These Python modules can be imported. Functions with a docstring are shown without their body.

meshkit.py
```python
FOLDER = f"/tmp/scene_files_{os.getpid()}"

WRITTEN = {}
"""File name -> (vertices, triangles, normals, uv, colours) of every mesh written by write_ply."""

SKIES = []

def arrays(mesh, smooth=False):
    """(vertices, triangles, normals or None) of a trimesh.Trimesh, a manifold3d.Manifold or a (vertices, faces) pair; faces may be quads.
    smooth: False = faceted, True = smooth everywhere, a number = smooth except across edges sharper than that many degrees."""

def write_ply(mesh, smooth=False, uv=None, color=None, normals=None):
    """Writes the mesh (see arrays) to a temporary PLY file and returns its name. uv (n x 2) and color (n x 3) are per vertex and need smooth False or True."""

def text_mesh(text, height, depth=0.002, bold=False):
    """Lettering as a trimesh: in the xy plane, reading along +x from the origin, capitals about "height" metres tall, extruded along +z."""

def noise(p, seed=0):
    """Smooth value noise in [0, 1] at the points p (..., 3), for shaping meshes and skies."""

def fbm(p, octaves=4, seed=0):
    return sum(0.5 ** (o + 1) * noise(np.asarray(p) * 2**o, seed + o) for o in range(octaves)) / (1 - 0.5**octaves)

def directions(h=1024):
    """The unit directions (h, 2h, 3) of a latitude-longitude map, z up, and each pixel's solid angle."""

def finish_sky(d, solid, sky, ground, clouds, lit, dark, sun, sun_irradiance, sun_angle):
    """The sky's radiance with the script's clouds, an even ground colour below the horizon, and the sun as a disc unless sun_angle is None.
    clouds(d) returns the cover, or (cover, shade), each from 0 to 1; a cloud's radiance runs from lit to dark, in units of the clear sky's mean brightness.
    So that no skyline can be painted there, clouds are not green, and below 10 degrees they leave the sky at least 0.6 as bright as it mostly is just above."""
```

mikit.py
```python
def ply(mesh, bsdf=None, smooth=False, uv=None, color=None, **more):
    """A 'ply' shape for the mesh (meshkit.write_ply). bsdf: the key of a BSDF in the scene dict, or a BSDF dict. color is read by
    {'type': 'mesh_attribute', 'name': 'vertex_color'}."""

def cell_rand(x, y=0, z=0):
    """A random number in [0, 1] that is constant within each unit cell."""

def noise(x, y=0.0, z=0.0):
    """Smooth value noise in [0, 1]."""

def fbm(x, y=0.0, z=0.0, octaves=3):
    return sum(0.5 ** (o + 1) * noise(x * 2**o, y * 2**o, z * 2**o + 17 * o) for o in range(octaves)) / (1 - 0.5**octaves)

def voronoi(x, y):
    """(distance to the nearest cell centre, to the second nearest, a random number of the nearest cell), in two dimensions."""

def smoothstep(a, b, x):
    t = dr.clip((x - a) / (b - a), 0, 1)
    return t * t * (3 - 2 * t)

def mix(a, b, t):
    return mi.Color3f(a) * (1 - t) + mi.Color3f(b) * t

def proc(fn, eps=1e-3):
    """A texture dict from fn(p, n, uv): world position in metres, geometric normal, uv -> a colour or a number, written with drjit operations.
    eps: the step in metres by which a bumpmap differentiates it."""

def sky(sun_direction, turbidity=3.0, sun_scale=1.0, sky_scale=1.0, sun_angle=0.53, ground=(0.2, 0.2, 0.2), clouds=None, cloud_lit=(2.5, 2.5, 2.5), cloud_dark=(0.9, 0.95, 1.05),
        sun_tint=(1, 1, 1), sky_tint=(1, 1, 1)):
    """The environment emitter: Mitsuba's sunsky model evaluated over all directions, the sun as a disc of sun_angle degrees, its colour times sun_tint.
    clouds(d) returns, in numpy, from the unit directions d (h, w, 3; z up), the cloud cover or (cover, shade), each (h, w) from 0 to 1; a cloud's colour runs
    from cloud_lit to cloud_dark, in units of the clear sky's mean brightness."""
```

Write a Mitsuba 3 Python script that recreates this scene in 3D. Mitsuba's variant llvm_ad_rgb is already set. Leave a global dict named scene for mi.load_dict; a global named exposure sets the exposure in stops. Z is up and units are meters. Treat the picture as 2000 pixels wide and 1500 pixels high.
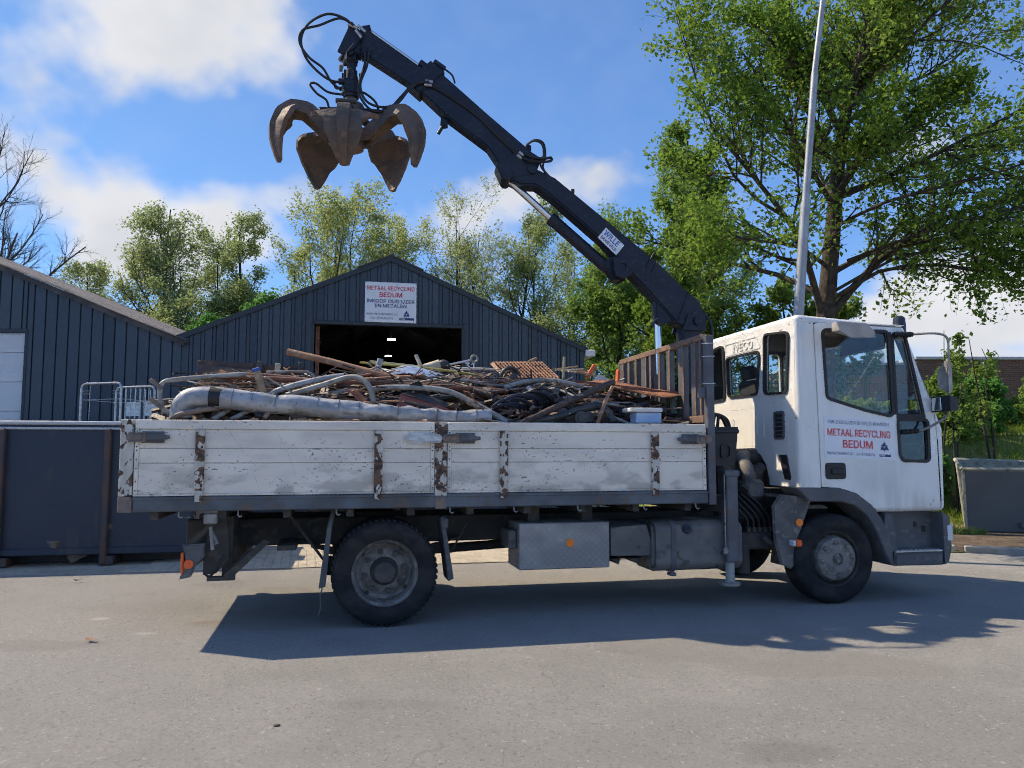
import math, random
import numpy as np, trimesh, mitsuba as mi, drjit as dr
import manifold3d as m3
import mikit, meshkit
from mikit import noise, fbm, smoothstep, mix, cell_rand, voronoi, proc
from shapely.geometry import Polygon, LineString, box as sbox, Point
from shapely.ops import unary_union
from shapely import affinity
T = mi.ScalarTransform4f
scene, labels = {}, {}

# ------------------------------------------------------------------ camera, sky, exposure
PITCH = 0.0859
scene['camera'] = {'type': 'perspective', 'fov': math.degrees(2 * math.atan(1000 / 1535)), 'fov_axis': 'x',
    'near_clip': 0.05, 'far_clip': 2000.0,
    'to_world': T().look_at(origin=[0, 0, 1.43], target=[0, math.cos(PITCH), 1.43 + math.sin(PITCH)], up=[0, 0, 1])}
exposure = 2.0
SUN = (-0.815, 0.315, 1.0)

def cloud_cover(d):
    az = np.degrees(np.arctan2(d[..., 0], d[..., 1]))
    el = np.degrees(np.arcsin(np.clip(d[..., 2], -1, 1)))
    q = d / np.maximum(d[..., 2:3] + 0.22, 0.05)
    n = meshkit.fbm(q * np.array([1.5, 1.5, 0.2]) + np.array([3.1, 7.7, 0]), 6, 5)
    n2 = meshkit.fbm(d * 9.0 + 4.0, 6, 11)
    n3 = meshkit.fbm(d * 26.0 + 1.0, 4, 3)
    low = np.exp(-((el - 9) / 9.0) ** 2)                     # cumulus towards the horizon
    f = 0.50 * n + 0.40 * n2 + 0.10 * n3 + 0.04 * low
    bank = np.exp(-(((az + 27) / 15) ** 2 + ((el - 29) / 6.5) ** 2))
    heap = np.exp(-(((az - 1) / 9) ** 2 + ((el - 16) / 5.0) ** 2)) + np.exp(-(((az + 27) / 12) ** 2 + ((el - 13.5) / 4.5) ** 2)) + np.exp(-(((az - 30) / 9) ** 2 + ((el - 8) / 6) ** 2))
    gap = np.exp(-(((az + 20) / 14) ** 2 + ((el - 21.5) / 2.6) ** 2)) + np.exp(-(((az - 10) / 9) ** 2 + ((el - 27) / 6) ** 2))
    f = f + 0.20 * bank + 0.15 * heap - 0.15 * gap
    cover = np.clip((f - 0.555) / 0.15, 0, 1)
    cover = cover * cover * (3 - 2 * cover)
    shade = np.clip((n2 - 0.42) * 2.2, 0, 1) * 0.6
    wisp = np.clip((0.5 * n3 + 0.5 * n2 - 0.42) * 1.6, 0, 1) * 0.12
    return np.clip(0.92 * cover + 0.06 + wisp, 0, 1), shade

scene['sky_light'] = mikit.sky(SUN, turbidity=2.6, clouds=cloud_cover, cloud_lit=(2.3, 2.32, 2.4), cloud_dark=(1.35, 1.45, 1.65), ground=(0.2, 0.19, 0.18), sky_tint=(0.63, 0.95, 1.28), sun_tint=(0.96, 0.97, 0.95))

# ------------------------------------------------------------------ helpers
COUNT = {}
def nm(key):
    c = COUNT.get(key, 0); COUNT[key] = c + 1
    return key if c == 0 else f'{key}_{c:03d}'

def put(key, mesh, mat, smooth=False, **kw):
    key = nm(key)
    scene[key] = mikit.ply(mesh, mat, smooth=smooth, **kw)
    return key
def tag(key, label=None, cat=None, group=None, kind=None):
    e = labels.setdefault(key, {})
    if label: e['label'] = label
    if cat: e['category'] = cat
    if group: e['group'] = group
    if kind: e['kind'] = kind
    return key
def thing(name, label, cat, group=None):
    return tag(nm(name), label, cat, group)

def cat(ms):
    ms = [m for m in ms if m is not None]
    return trimesh.util.concatenate(ms)
def M(v, f): return trimesh.Trimesh(np.asarray(v, float), np.asarray(f, int), process=False)
def m2t(man):
    m = man.to_mesh(); return M(m.vert_properties[:, :3], m.tri_verts)
class Frame:
    def __init__(s, ox, oy, th):
        s.m = np.eye(4); c, k = math.cos(th), math.sin(th)
        s.m[:2, :2] = [[c, -k], [k, c]]; s.m[:2, 3] = [ox, oy]
    def __call__(s, mesh):
        mesh = mesh.copy(); mesh.apply_transform(s.m); return mesh
    def p(s, v): return (s.m @ np.array([v[0], v[1], v[2] if len(v) > 2 else 0, 1]))[:3]
TRK = Frame(-3.007, 6.094, 0.2216)        # s along the truck, t away from the camera side
SHD = Frame(-2.33, 14.9, 0.20)            # middle shed, s = 0 at the ridge
LFT = Frame(-6.02, 14.13, 0.02)           # left shed, s = 0 at the valley
CNT = Frame(-5.60, 10.03, 0.20)           # blue container

def bx(x0, x1, y0, y1, z0, z1, b=0.0):
    if b <= 0:
        m = trimesh.creation.box((x1 - x0, y1 - y0, z1 - z0)); m.apply_translation(((x0 + x1) / 2, (y0 + y1) / 2, (z0 + z1) / 2)); return m
    b = min(b, (x1 - x0) * .45, (y1 - y0) * .45, (z1 - z0) * .45)
    pts = []
    for x, sx in ((x0, 1), (x1, -1)):
        for y, sy in ((y0, 1), (y1, -1)):
            for z, sz in ((z0, 1), (z1, -1)):
                pts += [(x + sx * b, y + sy * b, z), (x + sx * b, y, z + sz * b), (x, y + sy * b, z + sz * b)]
    return m2t(m3.Manifold.hull_points(np.array(pts)))
def obx(c, size, rot=None, b=0.0):
    m = bx(-size[0] / 2, size[0] / 2, -size[1] / 2, size[1] / 2, -size[2] / 2, size[2] / 2, b)
    A = np.eye(4)
    if rot is not None: A = trimesh.transformations.euler_matrix(*rot, 'sxyz')
    A[:3, 3] = c; m.apply_transform(A); return m
RXZ = np.array([[1, 0, 0, 0], [0, 0, -1, 0], [0, 1, 0, 0], [0, 0, 0, 1.0]])   # drawing (x, y) -> (s, z), thickness towards -t
RYZ = np.array([[0, 0, 1, 0], [1, 0, 0, 0], [0, 1, 0, 0], [0, 0, 0, 1.0]])    # drawing (x, y) -> (t, z), thickness towards +s
def poly(p): return p if hasattr(p, 'geom_type') else Polygon(p)
def geoms(p): return [g for g in getattr(p, 'geoms', [p]) if g.geom_type == 'Polygon' and g.area > 1e-7]
def rnd(p, r):
    p = poly(p); return p.buffer(-r).buffer(r, quad_segs=4)
def pr_t(p, t0, t1):
    m = cat([trimesh.creation.extrude_polygon(g, t1 - t0, engine='earcut') for g in geoms(poly(p))])
    m.apply_transform(RXZ); m.apply_translation((0, t1, 0)); return m
def pr_s(p, s0, s1):
    m = cat([trimesh.creation.extrude_polygon(g, s1 - s0, engine='earcut') for g in geoms(poly(p))])
    m.apply_transform(RYZ); m.apply_translation((s0, 0, 0)); return m
def pr_z(p, z0, z1):
    m = cat([trimesh.creation.extrude_polygon(g, z1 - z0, engine='earcut') for g in geoms(poly(p))])
    m.apply_translation((0, 0, z0)); return m
def man(mesh):
    return m3.Manifold(m3.Mesh(np.asarray(mesh.vertices, np.float32), np.asarray(mesh.faces, np.uint32)))
def bevel_t(p, t0, t1, b=0.012):
    """polygon plate in (s, z) with chamfered rims"""
    p = poly(p); q = p.buffer(-b, join_style=2)
    if q.is_empty or q.geom_type != 'Polygon' or len(q.exterior.coords) != len(p.exterior.coords): return pr_t(p, t0, t1)
    return cat([pr_t(p, t0 + b, t1 - b), pr_t(q, t0, t1)])

def smooth_line(P, n):
    """Catmull-Rom through P, n points"""
    P = np.asarray(P, float)
    if len(P) < 3: return np.array([P[0] + (P[-1] - P[0]) * u for u in np.linspace(0, 1, max(2, n // 3))])
    Q = np.vstack([2 * P[0] - P[1], P, 2 * P[-1] - P[-2]])
    out = []
    L = np.linalg.norm(np.diff(P, axis=0), axis=1); cum = np.concatenate([[0], np.cumsum(L)])
    for d in np.linspace(0, cum[-1], n):
        i = min(max(np.searchsorted(cum, d) - 1, 0), len(P) - 2); u = (d - cum[i]) / max(L[i], 1e-9)
        p0, p1, p2, p3 = Q[i:i + 4]
        out.append(.5 * ((2 * p1) + (-p0 + p2) * u + (2 * p0 - 5 * p1 + 4 * p2 - p3) * u * u + (-p0 + 3 * p1 - 3 * p2 + p3) * u ** 3))
    return np.array(out)
def tubes(P, R, sides=6, cap=False):
    """many polylines at once: P (N, K, 3), R (N, K)"""
    P, R = np.asarray(P, float), np.asarray(R, float)
    N, K, _ = P.shape
    t = np.gradient(P, axis=1); t /= np.linalg.norm(t, axis=2, keepdims=True) + 1e-12
    up = np.where(np.abs(t[:, :1, 2:]) < .9, [[[0, 0, 1.0]]], [[[1.0, 0, 0]]])
    a = np.empty_like(P); prev = np.broadcast_to(up, (N, 1, 3))[:, 0]
    for k in range(K):
        v = prev - (prev * t[:, k]).sum(1, keepdims=True) * t[:, k]
        v /= np.linalg.norm(v, axis=1, keepdims=True) + 1e-12
        a[:, k] = v; prev = v
    b = np.cross(t, a); g = np.arange(sides) * 2 * np.pi / sides
    V = P[:, :, None] + R[:, :, None, None] * (np.cos(g)[:, None] * a[:, :, None] + np.sin(g)[:, None] * b[:, :, None])
    V = V.reshape(N, -1, 3)
    i, j = np.meshgrid(np.arange(K - 1), np.arange(sides), indexing='ij')
    q = np.stack([i * sides + j, i * sides + (j + 1) % sides, (i + 1) * sides + (j + 1) % sides, (i + 1) * sides + j], -1).reshape(-1, 4)
    f = np.vstack([q[:, [0, 1, 2]], q[:, [0, 2, 3]]])
    if cap:
        e = np.arange(1, sides - 1)
        f = np.vstack([f, np.stack([e * 0, e + 1, e], 1), np.stack([e * 0, e, e + 1], 1) + (K - 1) * sides])
    F = (f[None] + (np.arange(N) * K * sides)[:, None, None]).reshape(-1, 3)
    return M(V.reshape(-1, 3), F)
def tube(P, r, sides=10, n=None, cap=True):
    P = smooth_line(P, n) if n else np.asarray(P, float)
    R = np.full(len(P), r) if np.isscalar(r) else np.interp(np.linspace(0, 1, len(P)), np.linspace(0, 1, len(r)), r)
    return tubes(P[None], R[None], sides, cap)
def pipe(P, r, sides=12, n=None, wall=.15):
    """hollow tube with open ends"""
    P = smooth_line(P, n) if n else np.asarray(P, float)
    o = tube(P, r, sides, cap=False); i = tube(P, r * (1 - wall), sides, cap=False); i.invert()
    k, tot = len(P), len(P) * sides; fs = []
    for j in range(sides):
        j2 = (j + 1) % sides
        fs += [(j, tot + j, tot + j2), (j, tot + j2, j2)]
        e = (k - 1) * sides
        fs += [(e + j, e + j2, tot + e + j2), (e + j, tot + e + j2, tot + e + j)]
    return M(np.vstack([o.vertices, i.vertices]), np.vstack([o.faces, i.faces + tot, fs]))
def lathe_t(prof, c, n=48, full=True):
    """profile of (r, t) pairs turned round the t axis through c = (s, z); outward order near -> far"""
    prof = np.asarray(prof, float); k = len(prof); g = np.arange(n) * 2 * np.pi / n
    V = np.stack([c[0] + prof[:, :1] * np.cos(g), np.repeat(prof[:, 1:], n, 1), c[1] + prof[:, :1] * np.sin(g)], -1).reshape(-1, 3)
    i, j = np.meshgrid(np.arange(k - 1), np.arange(n), indexing='ij')
    q = np.stack([i * n + j, i * n + (j + 1) % n, (i + 1) * n + (j + 1) % n, (i + 1) * n + j], -1).reshape(-1, 4)
    return M(V, np.vstack([q[:, [0, 2, 1]], q[:, [0, 3, 2]]]))
def disc_t(c, r, t0, t1, n=24): return pr_t(Point(c).buffer(r, quad_segs=n // 4), t0, t1)
def cyl(p0, p1, r, n=16): return tube([p0, p1], r, n)
_CAP = None
def lettering(s, height, depth, bold):
    """lettering with plain upright I's, from segments set side by side"""
    global _CAP
    if _CAP is None: _CAP = meshkit.text_mesh('E', 1.0, .01, True).bounds[1, 1]
    x, out = 0.0, []
    st = height * (.205 if bold else .125); gap_ = height * .15
    for word in s.split(' '):
        seg = ''
        for ch in word + '\0':
            if ch in ('I', '\0'):
                if seg:
                    m = meshkit.text_mesh(seg, height, depth, bold); b = m.bounds; m.apply_translation((x - b[0, 0], 0, 0)); out.append(m); x += b[1, 0] - b[0, 0] + gap_; seg = ''
                if ch == 'I': out.append(bx(x, x + st, 0, _CAP * height, 0, depth)); x += st + gap_
            else: seg += ch
        x += height * .30
    return cat(out)
def text(s, height, x, z, t, depth=.003, bold=True, width=None, frame='t', center=None):
    m = lettering(s, height, depth, bold)
    b = m.bounds
    w = b[1, 0] - b[0, 0]; m.apply_translation((-b[0, 0], 0, 0))
    if width: m.apply_scale((width / w, 1, 1)); w = width
    if center is not None: x = center - w / 2
    m.apply_transform(RXZ); m.apply_translation((x, t, z)); return m
def recycle_mesh(cx, cz, r, t, depth=.003):
    parts = []
    tri = [(math.cos(math.radians(90 + 120 * k)) * r, math.sin(math.radians(90 + 120 * k)) * r) for k in range(3)]
    ring = Polygon(tri).buffer(-.10 * r, join_style=2)
    ring = ring.difference(ring.buffer(-.30 * r, join_style=2))
    ring = ring.intersection(Point(0, 0).buffer(r * .74))
    for k in range(3):
        a = math.radians(90 + 120 * k + 62)
        cut = LineString([(0, 0), (2 * r * math.cos(a), 2 * r * math.sin(a))]).buffer(.09 * r)
        ring = ring.difference(cut)
    for k in range(3):
        a0 = 90 + 120 * k + 60
        c = (math.cos(math.radians(a0)) * r * .31, math.sin(math.radians(a0)) * r * .31)
        ring = unary_union([ring, affinity.translate(affinity.rotate(Polygon([(-.05 * r, -.30 * r), (-.05 * r, .30 * r), (.26 * r, 0)]), a0 - 90, origin=(0, 0)), *c)])
    ring = affinity.translate(ring, cx, cz)
    return pr_t(ring, t - depth, t)

# ------------------------------------------------------------------ materials
def bsdf(key, color, rough=.6, metal=0.0, spec=.5, bump=None, bs=.002, **kw):
    c = {'type': 'rgb', 'value': list(color)} if isinstance(color, (tuple, list)) else proc(color)
    d = {'type': 'principled', 'base_color': c, 'roughness': rough, 'metallic': metal, 'specular': spec, **kw}
    if bump is not None: d = {'type': 'bumpmap', 'arbitrary': proc(bump, eps=.004), 'scale': bs, 'bsdf': d}
    scene[key] = {'type': 'twosided', 'bsdf': d}
    return key
def two(c1, c2, s=3.0, lo=.45, hi=.62, c3=None, s3=30.0, oct=4, k3=.7):
    def fn(p, n, uv):
        f = fbm(p.x * s, p.y * s, p.z * s, oct)
        c = mix(c1, c2, smoothstep(lo, hi, f))
        if c3 is not None: c = mix(c, c3, k3 * smoothstep(.6, .75, fbm(p.x * s3, p.y * s3, p.z * s3 + 9, 2)))
        return c
    return fn
def loc_t(p):   # along / across the truck
    c, s = math.cos(.2216), math.sin(.2216)
    return (p.x + 3.007) * c + (p.y - 6.094) * s
def asphalt(p, n, uv):
    big = fbm(p.x * .35, p.y * .35, 3.0, 4); mid = fbm(p.x * 2.3, p.y * 2.3, 1.0, 3); fine = noise(p.x * 130, p.y * 130, 2.0); fine2 = noise(p.x * 55, p.y * 55, 5.0)
    c = mix((.182, .178, .168), (.215, .209, .198), smoothstep(.3, .7, .6 * big + .4 * mid))
    c = c * (.86 + .17 * fine + .11 * fine2)
    c = mix(c, (.10, .097, .092), .45 * smoothstep(.80, .87, noise(p.x * 75, p.y * 75, 8.0)))
    c = mix(c, (.36, .35, .33), .5 * smoothstep(.90, .94, noise(p.x * 62, p.y * 62, 21.0)))
    st = smoothstep(.66, .76, fbm(p.x * .9 + 5, p.y * 1.5, 12.0, 3))
    c = mix(c, (.15, .14, .125), .35 * st)
    for x, y, rx, ry, k, q in ((-4.55, 6.65, .22, .16, .55, (.07, .066, .06)), (-2.55, 6.75, .20, .10, .4, (.17, .12, .09)), (-3.55, 6.9, .10, .08, .5, (.36, .35, .32)), (-2.9, 6.35, .12, .05, .4, (.36, .35, .33)), (1.3, 3.9, .30, .2, .3, (.10, .098, .09)), (-.7, 4.6, .5, .12, .25, (.12, .115, .105)), (3.4, 4.4, .4, .25, .25, (.11, .105, .10)), (-3.9, 6.05, .08, .05, .5, (.37, .36, .33))):
        d = dr.sqrt(dr.square((p.x - x) / rx) + dr.square((p.y - y) / ry)) + .9 * (fbm(p.x * 9, p.y * 9, x, 3) - .5)
        c = mix(c, q, k * smoothstep(1.0, .45, d))
    # hairline cracks
    w = dr.abs(fbm(p.x * .8 + 3, p.y * .8, 31.0, 4) - .5)
    return mix(c, (.09, .087, .082), .28 * smoothstep(.0035, .001, w) * smoothstep(.55, .7, noise(p.x * .9, p.y * .9, 44.0)))
bsdf('m_asphalt', asphalt, .88, spec=.25, bump=lambda p, n, uv: fbm(p.x * 60, p.y * 60, 1.0, 2), bs=.002)
bsdf('m_sand', two((.36, .32, .25), (.28, .25, .20), 2.5, .35, .65, (.18, .16, .13), 40), .95)
bsdf('m_paver', two((.40, .355, .275), (.34, .30, .235), 6, .3, .7, (.24, .21, .17), 60), .9)
bsdf('m_soil', two((.10, .075, .05), (.055, .04, .03), 5, .3, .7, (.2, .17, .12), 30), .95)
bsdf('m_kerb', two((.36, .34, .30), (.25, .24, .21), 8, .3, .7), .9)
bsdf('m_grassland', two((.13, .18, .04), (.22, .20, .09), 1.5, .35, .65, (.05, .08, .02), 20), .95)
def grime(c, dirt=(.33, .31, .26), amt=.6, zlo=.85, zhi=1.5):
    def fn(p, n, uv):
        f = fbm(p.x * 2.2, p.y * 2.2, p.z * 2.2, 4); st = fbm(p.x * 14, p.y * 14, p.z * 1.6, 3)
        k = amt * (smoothstep(zhi, zlo, p.z) * .55 + .25) * smoothstep(.38, .66, .5 * f + .5 * st)
        q = mix(c, dirt, k)
        return mix(q, (.25, .14, .08), .7 * smoothstep(.86, .88, noise(p.x * 24, p.y * 24, p.z * 24)) * smoothstep(.55, .66, f))
    return fn
bsdf('m_white_paint', grime((.81, .80, .755), amt=.5), .32, spec=.5, clearcoat=.35, clearcoat_gloss=.85)
bsdf('m_white_trim', (.70, .72, .73), .45)
bsdf('m_lining', (.10, .10, .11), .9)
def board(p, n, uv):
    s = loc_t(p)
    f = fbm(s * 1.6, 0, p.z * 3.0, 4); g = fbm(s * 3, 4, p.z * 30, 3); sc = fbm(s * 55, 2, p.z * 14, 2)
    c = mix((.86, .785, .665), (.73, .66, .56), smoothstep(.35, .7, .85 * f + .15 * g))
    c = mix(c, (.36, .33, .28), .7 * smoothstep(.46, .70, fbm(s * 5, 7, p.z * 9, 4)) * (.25 + .75 * smoothstep(1.45, 1.08, p.z)))
    c = mix(c, (.16, .14, .12), .8 * smoothstep(.84, .88, noise(s * 52, 3, p.z * 62)) * smoothstep(.45, .6, noise(s * 3.3, 1, p.z * 6)))
    # long thin scratches
    w = dr.abs(dr.sin((s * 3.1 + p.z * 1.7 + .35 * noise(s * 2, 0, p.z * 2)) * 3.0)); 
    c = mix(c, (.16, .15, .13), .7 * smoothstep(.014, .004, w) * smoothstep(.5, .62, noise(s * 4, 9, p.z * 6)))
    w2 = dr.abs(dr.sin((s * 1.3 - p.z * 9.0 + .8 * noise(s * 3, 2, p.z * 2)) * 2.3))
    return mix(c, (.2, .19, .17), .6 * smoothstep(.018, .006, w2) * smoothstep(.62, .7, noise(s * 5, 19, p.z * 5)))
bsdf('m_board', board, .5, spec=.35)
def peeling(base, rust, thr):
    def fn(p, n, uv):
        s = loc_t(p)
        f = fbm(s * 24, p.y * 2, p.z * 15, 4)
        r = mix(rust, (.05, .03, .022), smoothstep(.35, .65, fbm(s * 30, 0, p.z * 30, 3)))
        c = mix(base, (base[0] * .75, base[1] * .72, base[2] * .66), noise(s * 40, 1, p.z * 8))
        return mix(c, r, smoothstep(thr, thr + .03, f))
    return fn
bsdf('m_peel', peeling((.62, .59, .53), (.16, .085, .045), .47), .65)
bsdf('m_peel_post', peeling((.62, .59, .53), (.15, .09, .055), .52), .6)
bsdf('m_rail', two((.125, .145, .165), (.085, .095, .105), 3.5, .4, .62, (.16, .10, .06), 14, 4, .55), .55, spec=.4)
bsdf('m_steel_grey', two((.115, .125, .14), (.09, .09, .10), 6, .35, .65, (.17, .09, .05), 16, 4, .5), .55)
bsdf('m_rustedge', two((.23, .14, .095), (.15, .10, .075), 9, .35, .65, (.12, .11, .10), 25), .8)
bsdf('m_crane', two((.009, .013, .026), (.014, .019, .033), 5, .4, .65, (.06, .062, .07), 34, 4, .3), .45, spec=.4)
bsdf('m_hose', (.012, .012, .014), .45)
bsdf('m_chrome', (.78, .78, .78), .18, 1.0)
bsdf('m_zinc', two((.55, .57, .58), (.42, .43, .44), 30, .4, .6), .35, .8)
bsdf('m_grab', two((.165, .115, .088), (.095, .078, .07), 4.5, .35, .65, (.25, .16, .11), 13, 4, .5), .65, .1, bump=lambda p, n, uv: fbm(p.x * 22, p.y * 22, p.z * 22, 3), bs=.006)
bsdf('m_rubber', two((.016, .017, .019), (.035, .034, .033), 8, .4, .7), .8, spec=.3)
bsdf('m_wheel', two((.21, .20, .185), (.12, .112, .10), 12, .35, .65, (.28, .25, .22), 30), .55, .15)
bsdf('m_wheel_dark', two((.085, .08, .075), (.05, .047, .045), 10, .35, .65), .65)
bsdf('m_plastic_black', (.02, .021, .023), .55)
bsdf('m_plastic_grey', two((.085, .09, .098), (.115, .117, .12), 4, .35, .7, (.16, .155, .15), 20), .62)
bsdf('m_fender', two((.15, .145, .135), (.085, .085, .085), 6, .35, .65, (.24, .22, .20), 22), .7)
bsdf('m_under', two((.045, .043, .041), (.068, .063, .056), 5, .35, .65, (.11, .09, .07), 18), .8)
bsdf('m_tank', two((.12, .12, .12), (.17, .165, .155), 5, .3, .7, (.05, .05, .052), 14), .55, .1)
def tread(p, n, uv):
    s = loc_t(p) * 34; z = p.z * 34
    a = dr.floor(s * .5 + z * .5); b = dr.floor(s * .5 - z * .5)
    u = s * .5 + z * .5 - a - .5; v = s * .5 - z * .5 - b - .5
    odd = dr.abs((a + b) * .5 - dr.floor((a + b) * .5)) > .25
    x = dr.select(odd, u, v); y = dr.select(odd, v, u)
    return smoothstep(1.0, .6, dr.sqrt(dr.square(x * 2.2) + dr.square(y * 7)))
def treadc(p, n, uv):
    f = fbm(p.x * 6, p.y * 6, p.z * 6, 4)
    c = mix((.24, .242, .244), (.33, .33, .32), smoothstep(.35, .65, f))
    c = mix(c, (.42, .42, .41), .45 * tread(p, n, uv))
    return mix(c, (.5, .5, .49), .7 * smoothstep(.73, .78, noise(p.x * 45, p.y * 45, p.z * 60)) * smoothstep(.5, .7, f))
bsdf('m_tread', treadc, .5, .35, bump=tread, bs=.002)
bsdf('m_orange', (.90, .23, .015), .3, clearcoat=.5)
bsdf('m_redorange', (.80, .13, .03), .35)
bsdf('m_beige', two((.40, .38, .345), (.33, .31, .28), 9, .4, .6), .6)
bsdf('m_mirror', (.75, .77, .8), .06, 1.0)
bsdf('m_lens', (.62, .66, .70), .15, clearcoat=.6)
bsdf('m_clad', two((.040, .060, .084), (.050, .070, .093), 1.3, .35, .65, (.060, .076, .094), 9, 3, .35), .45, spec=.45)
bsdf('m_clad_light', two((.046, .067, .092), (.054, .075, .098), 1.3, .35, .65, (.065, .08, .098), 9, 3, .35), .42, spec=.45)
bsdf('m_clad_worn', lambda p, n, uv: mix(mix((.036, .054, .076), (.045, .062, .082), fbm(p.x * 2, p.y * 2, p.z * 1.2, 3)), (.085, .09, .095), .5 * smoothstep(.6, .75, fbm(p.x * 14, p.y * 14, p.z * .9, 3))), .5, spec=.4)
CLADS, RCL = ['m_clad', 'm_clad', 'm_clad_light', 'm_clad_worn'], random.Random(3)
bsdf('m_clad_trim', (.030, .038, .046), .5)
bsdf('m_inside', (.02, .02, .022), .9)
bsdf('m_roof', two((.19, .175, .165), (.12, .11, .105), 2.2, .35, .65, (.25, .24, .22), 24), .9)
bsdf('m_roof_dark', two((.06, .058, .058), (.10, .095, .09), 4, .35, .65), .85)
bsdf('m_door_white', two((.66, .68, .70), (.58, .60, .62), 1.2, .35, .7), .5)
bsdf('m_container', lambda p, n, uv: mix(mix((0.02, 0.034, 0.062), (0.03, 0.043, 0.064), fbm(p.x * 2, p.y * 2, p.z * 2, 4)), (0.085, 0.07, 0.065), .55 * smoothstep(.56, .72, .6 * fbm(p.x * 9, p.y * 9, p.z * .7, 4) + .4 * fbm(p.x * 3, p.y * 3, p.z * 3 + 7, 3))), .45, spec=.45)
bsdf('m_container_edge', two((.06, .055, .06), (.10, .06, .045), 5, .4, .6), .6)
bsdf('m_lip', (.48, .50, .53), .4)
bsdf('m_skip', lambda p, n, uv: mix(mix((0.1, 0.097, 0.09), (0.14, 0.135, 0.125), fbm(p.x * 2, p.y * 2, p.z * 2, 4)), (0.2, 0.165, 0.13), .55 * smoothstep(.56, .72, .6 * fbm(p.x * 9, p.y * 9, p.z * .7, 4) + .4 * fbm(p.x * 3, p.y * 3, p.z * 3 + 7, 3))), .7)
bsdf('m_skip_light', two((.36, .36, .30), (.26, .26, .21), 3, .35, .65, (.13, .12, .1), 10), .8)
def brick(p, n, uv):
    z = p.z / .065; x = p.x / .22 + .5 * (dr.floor(z) - 2 * dr.floor(dr.floor(z) / 2))
    r = cell_rand(x, z)
    c = mix((.13, .07, .055), (.20, .11, .085), r)
    j = dr.minimum(z - dr.floor(z), (x - dr.floor(x)) * 3)
    return mix((.24, .21, .19), c, smoothstep(.06, .16, j))
bsdf('m_brick', brick, .9)
bsdf('m_galv', two((.41, .43, .455), (.28, .295, .31), 9, .35, .65, (.24, .235, .23), 26), .55, .2, bump=lambda p, n, uv: fbm(p.x * 18, p.y * 18, p.z * 18, 3), bs=.008)
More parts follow.
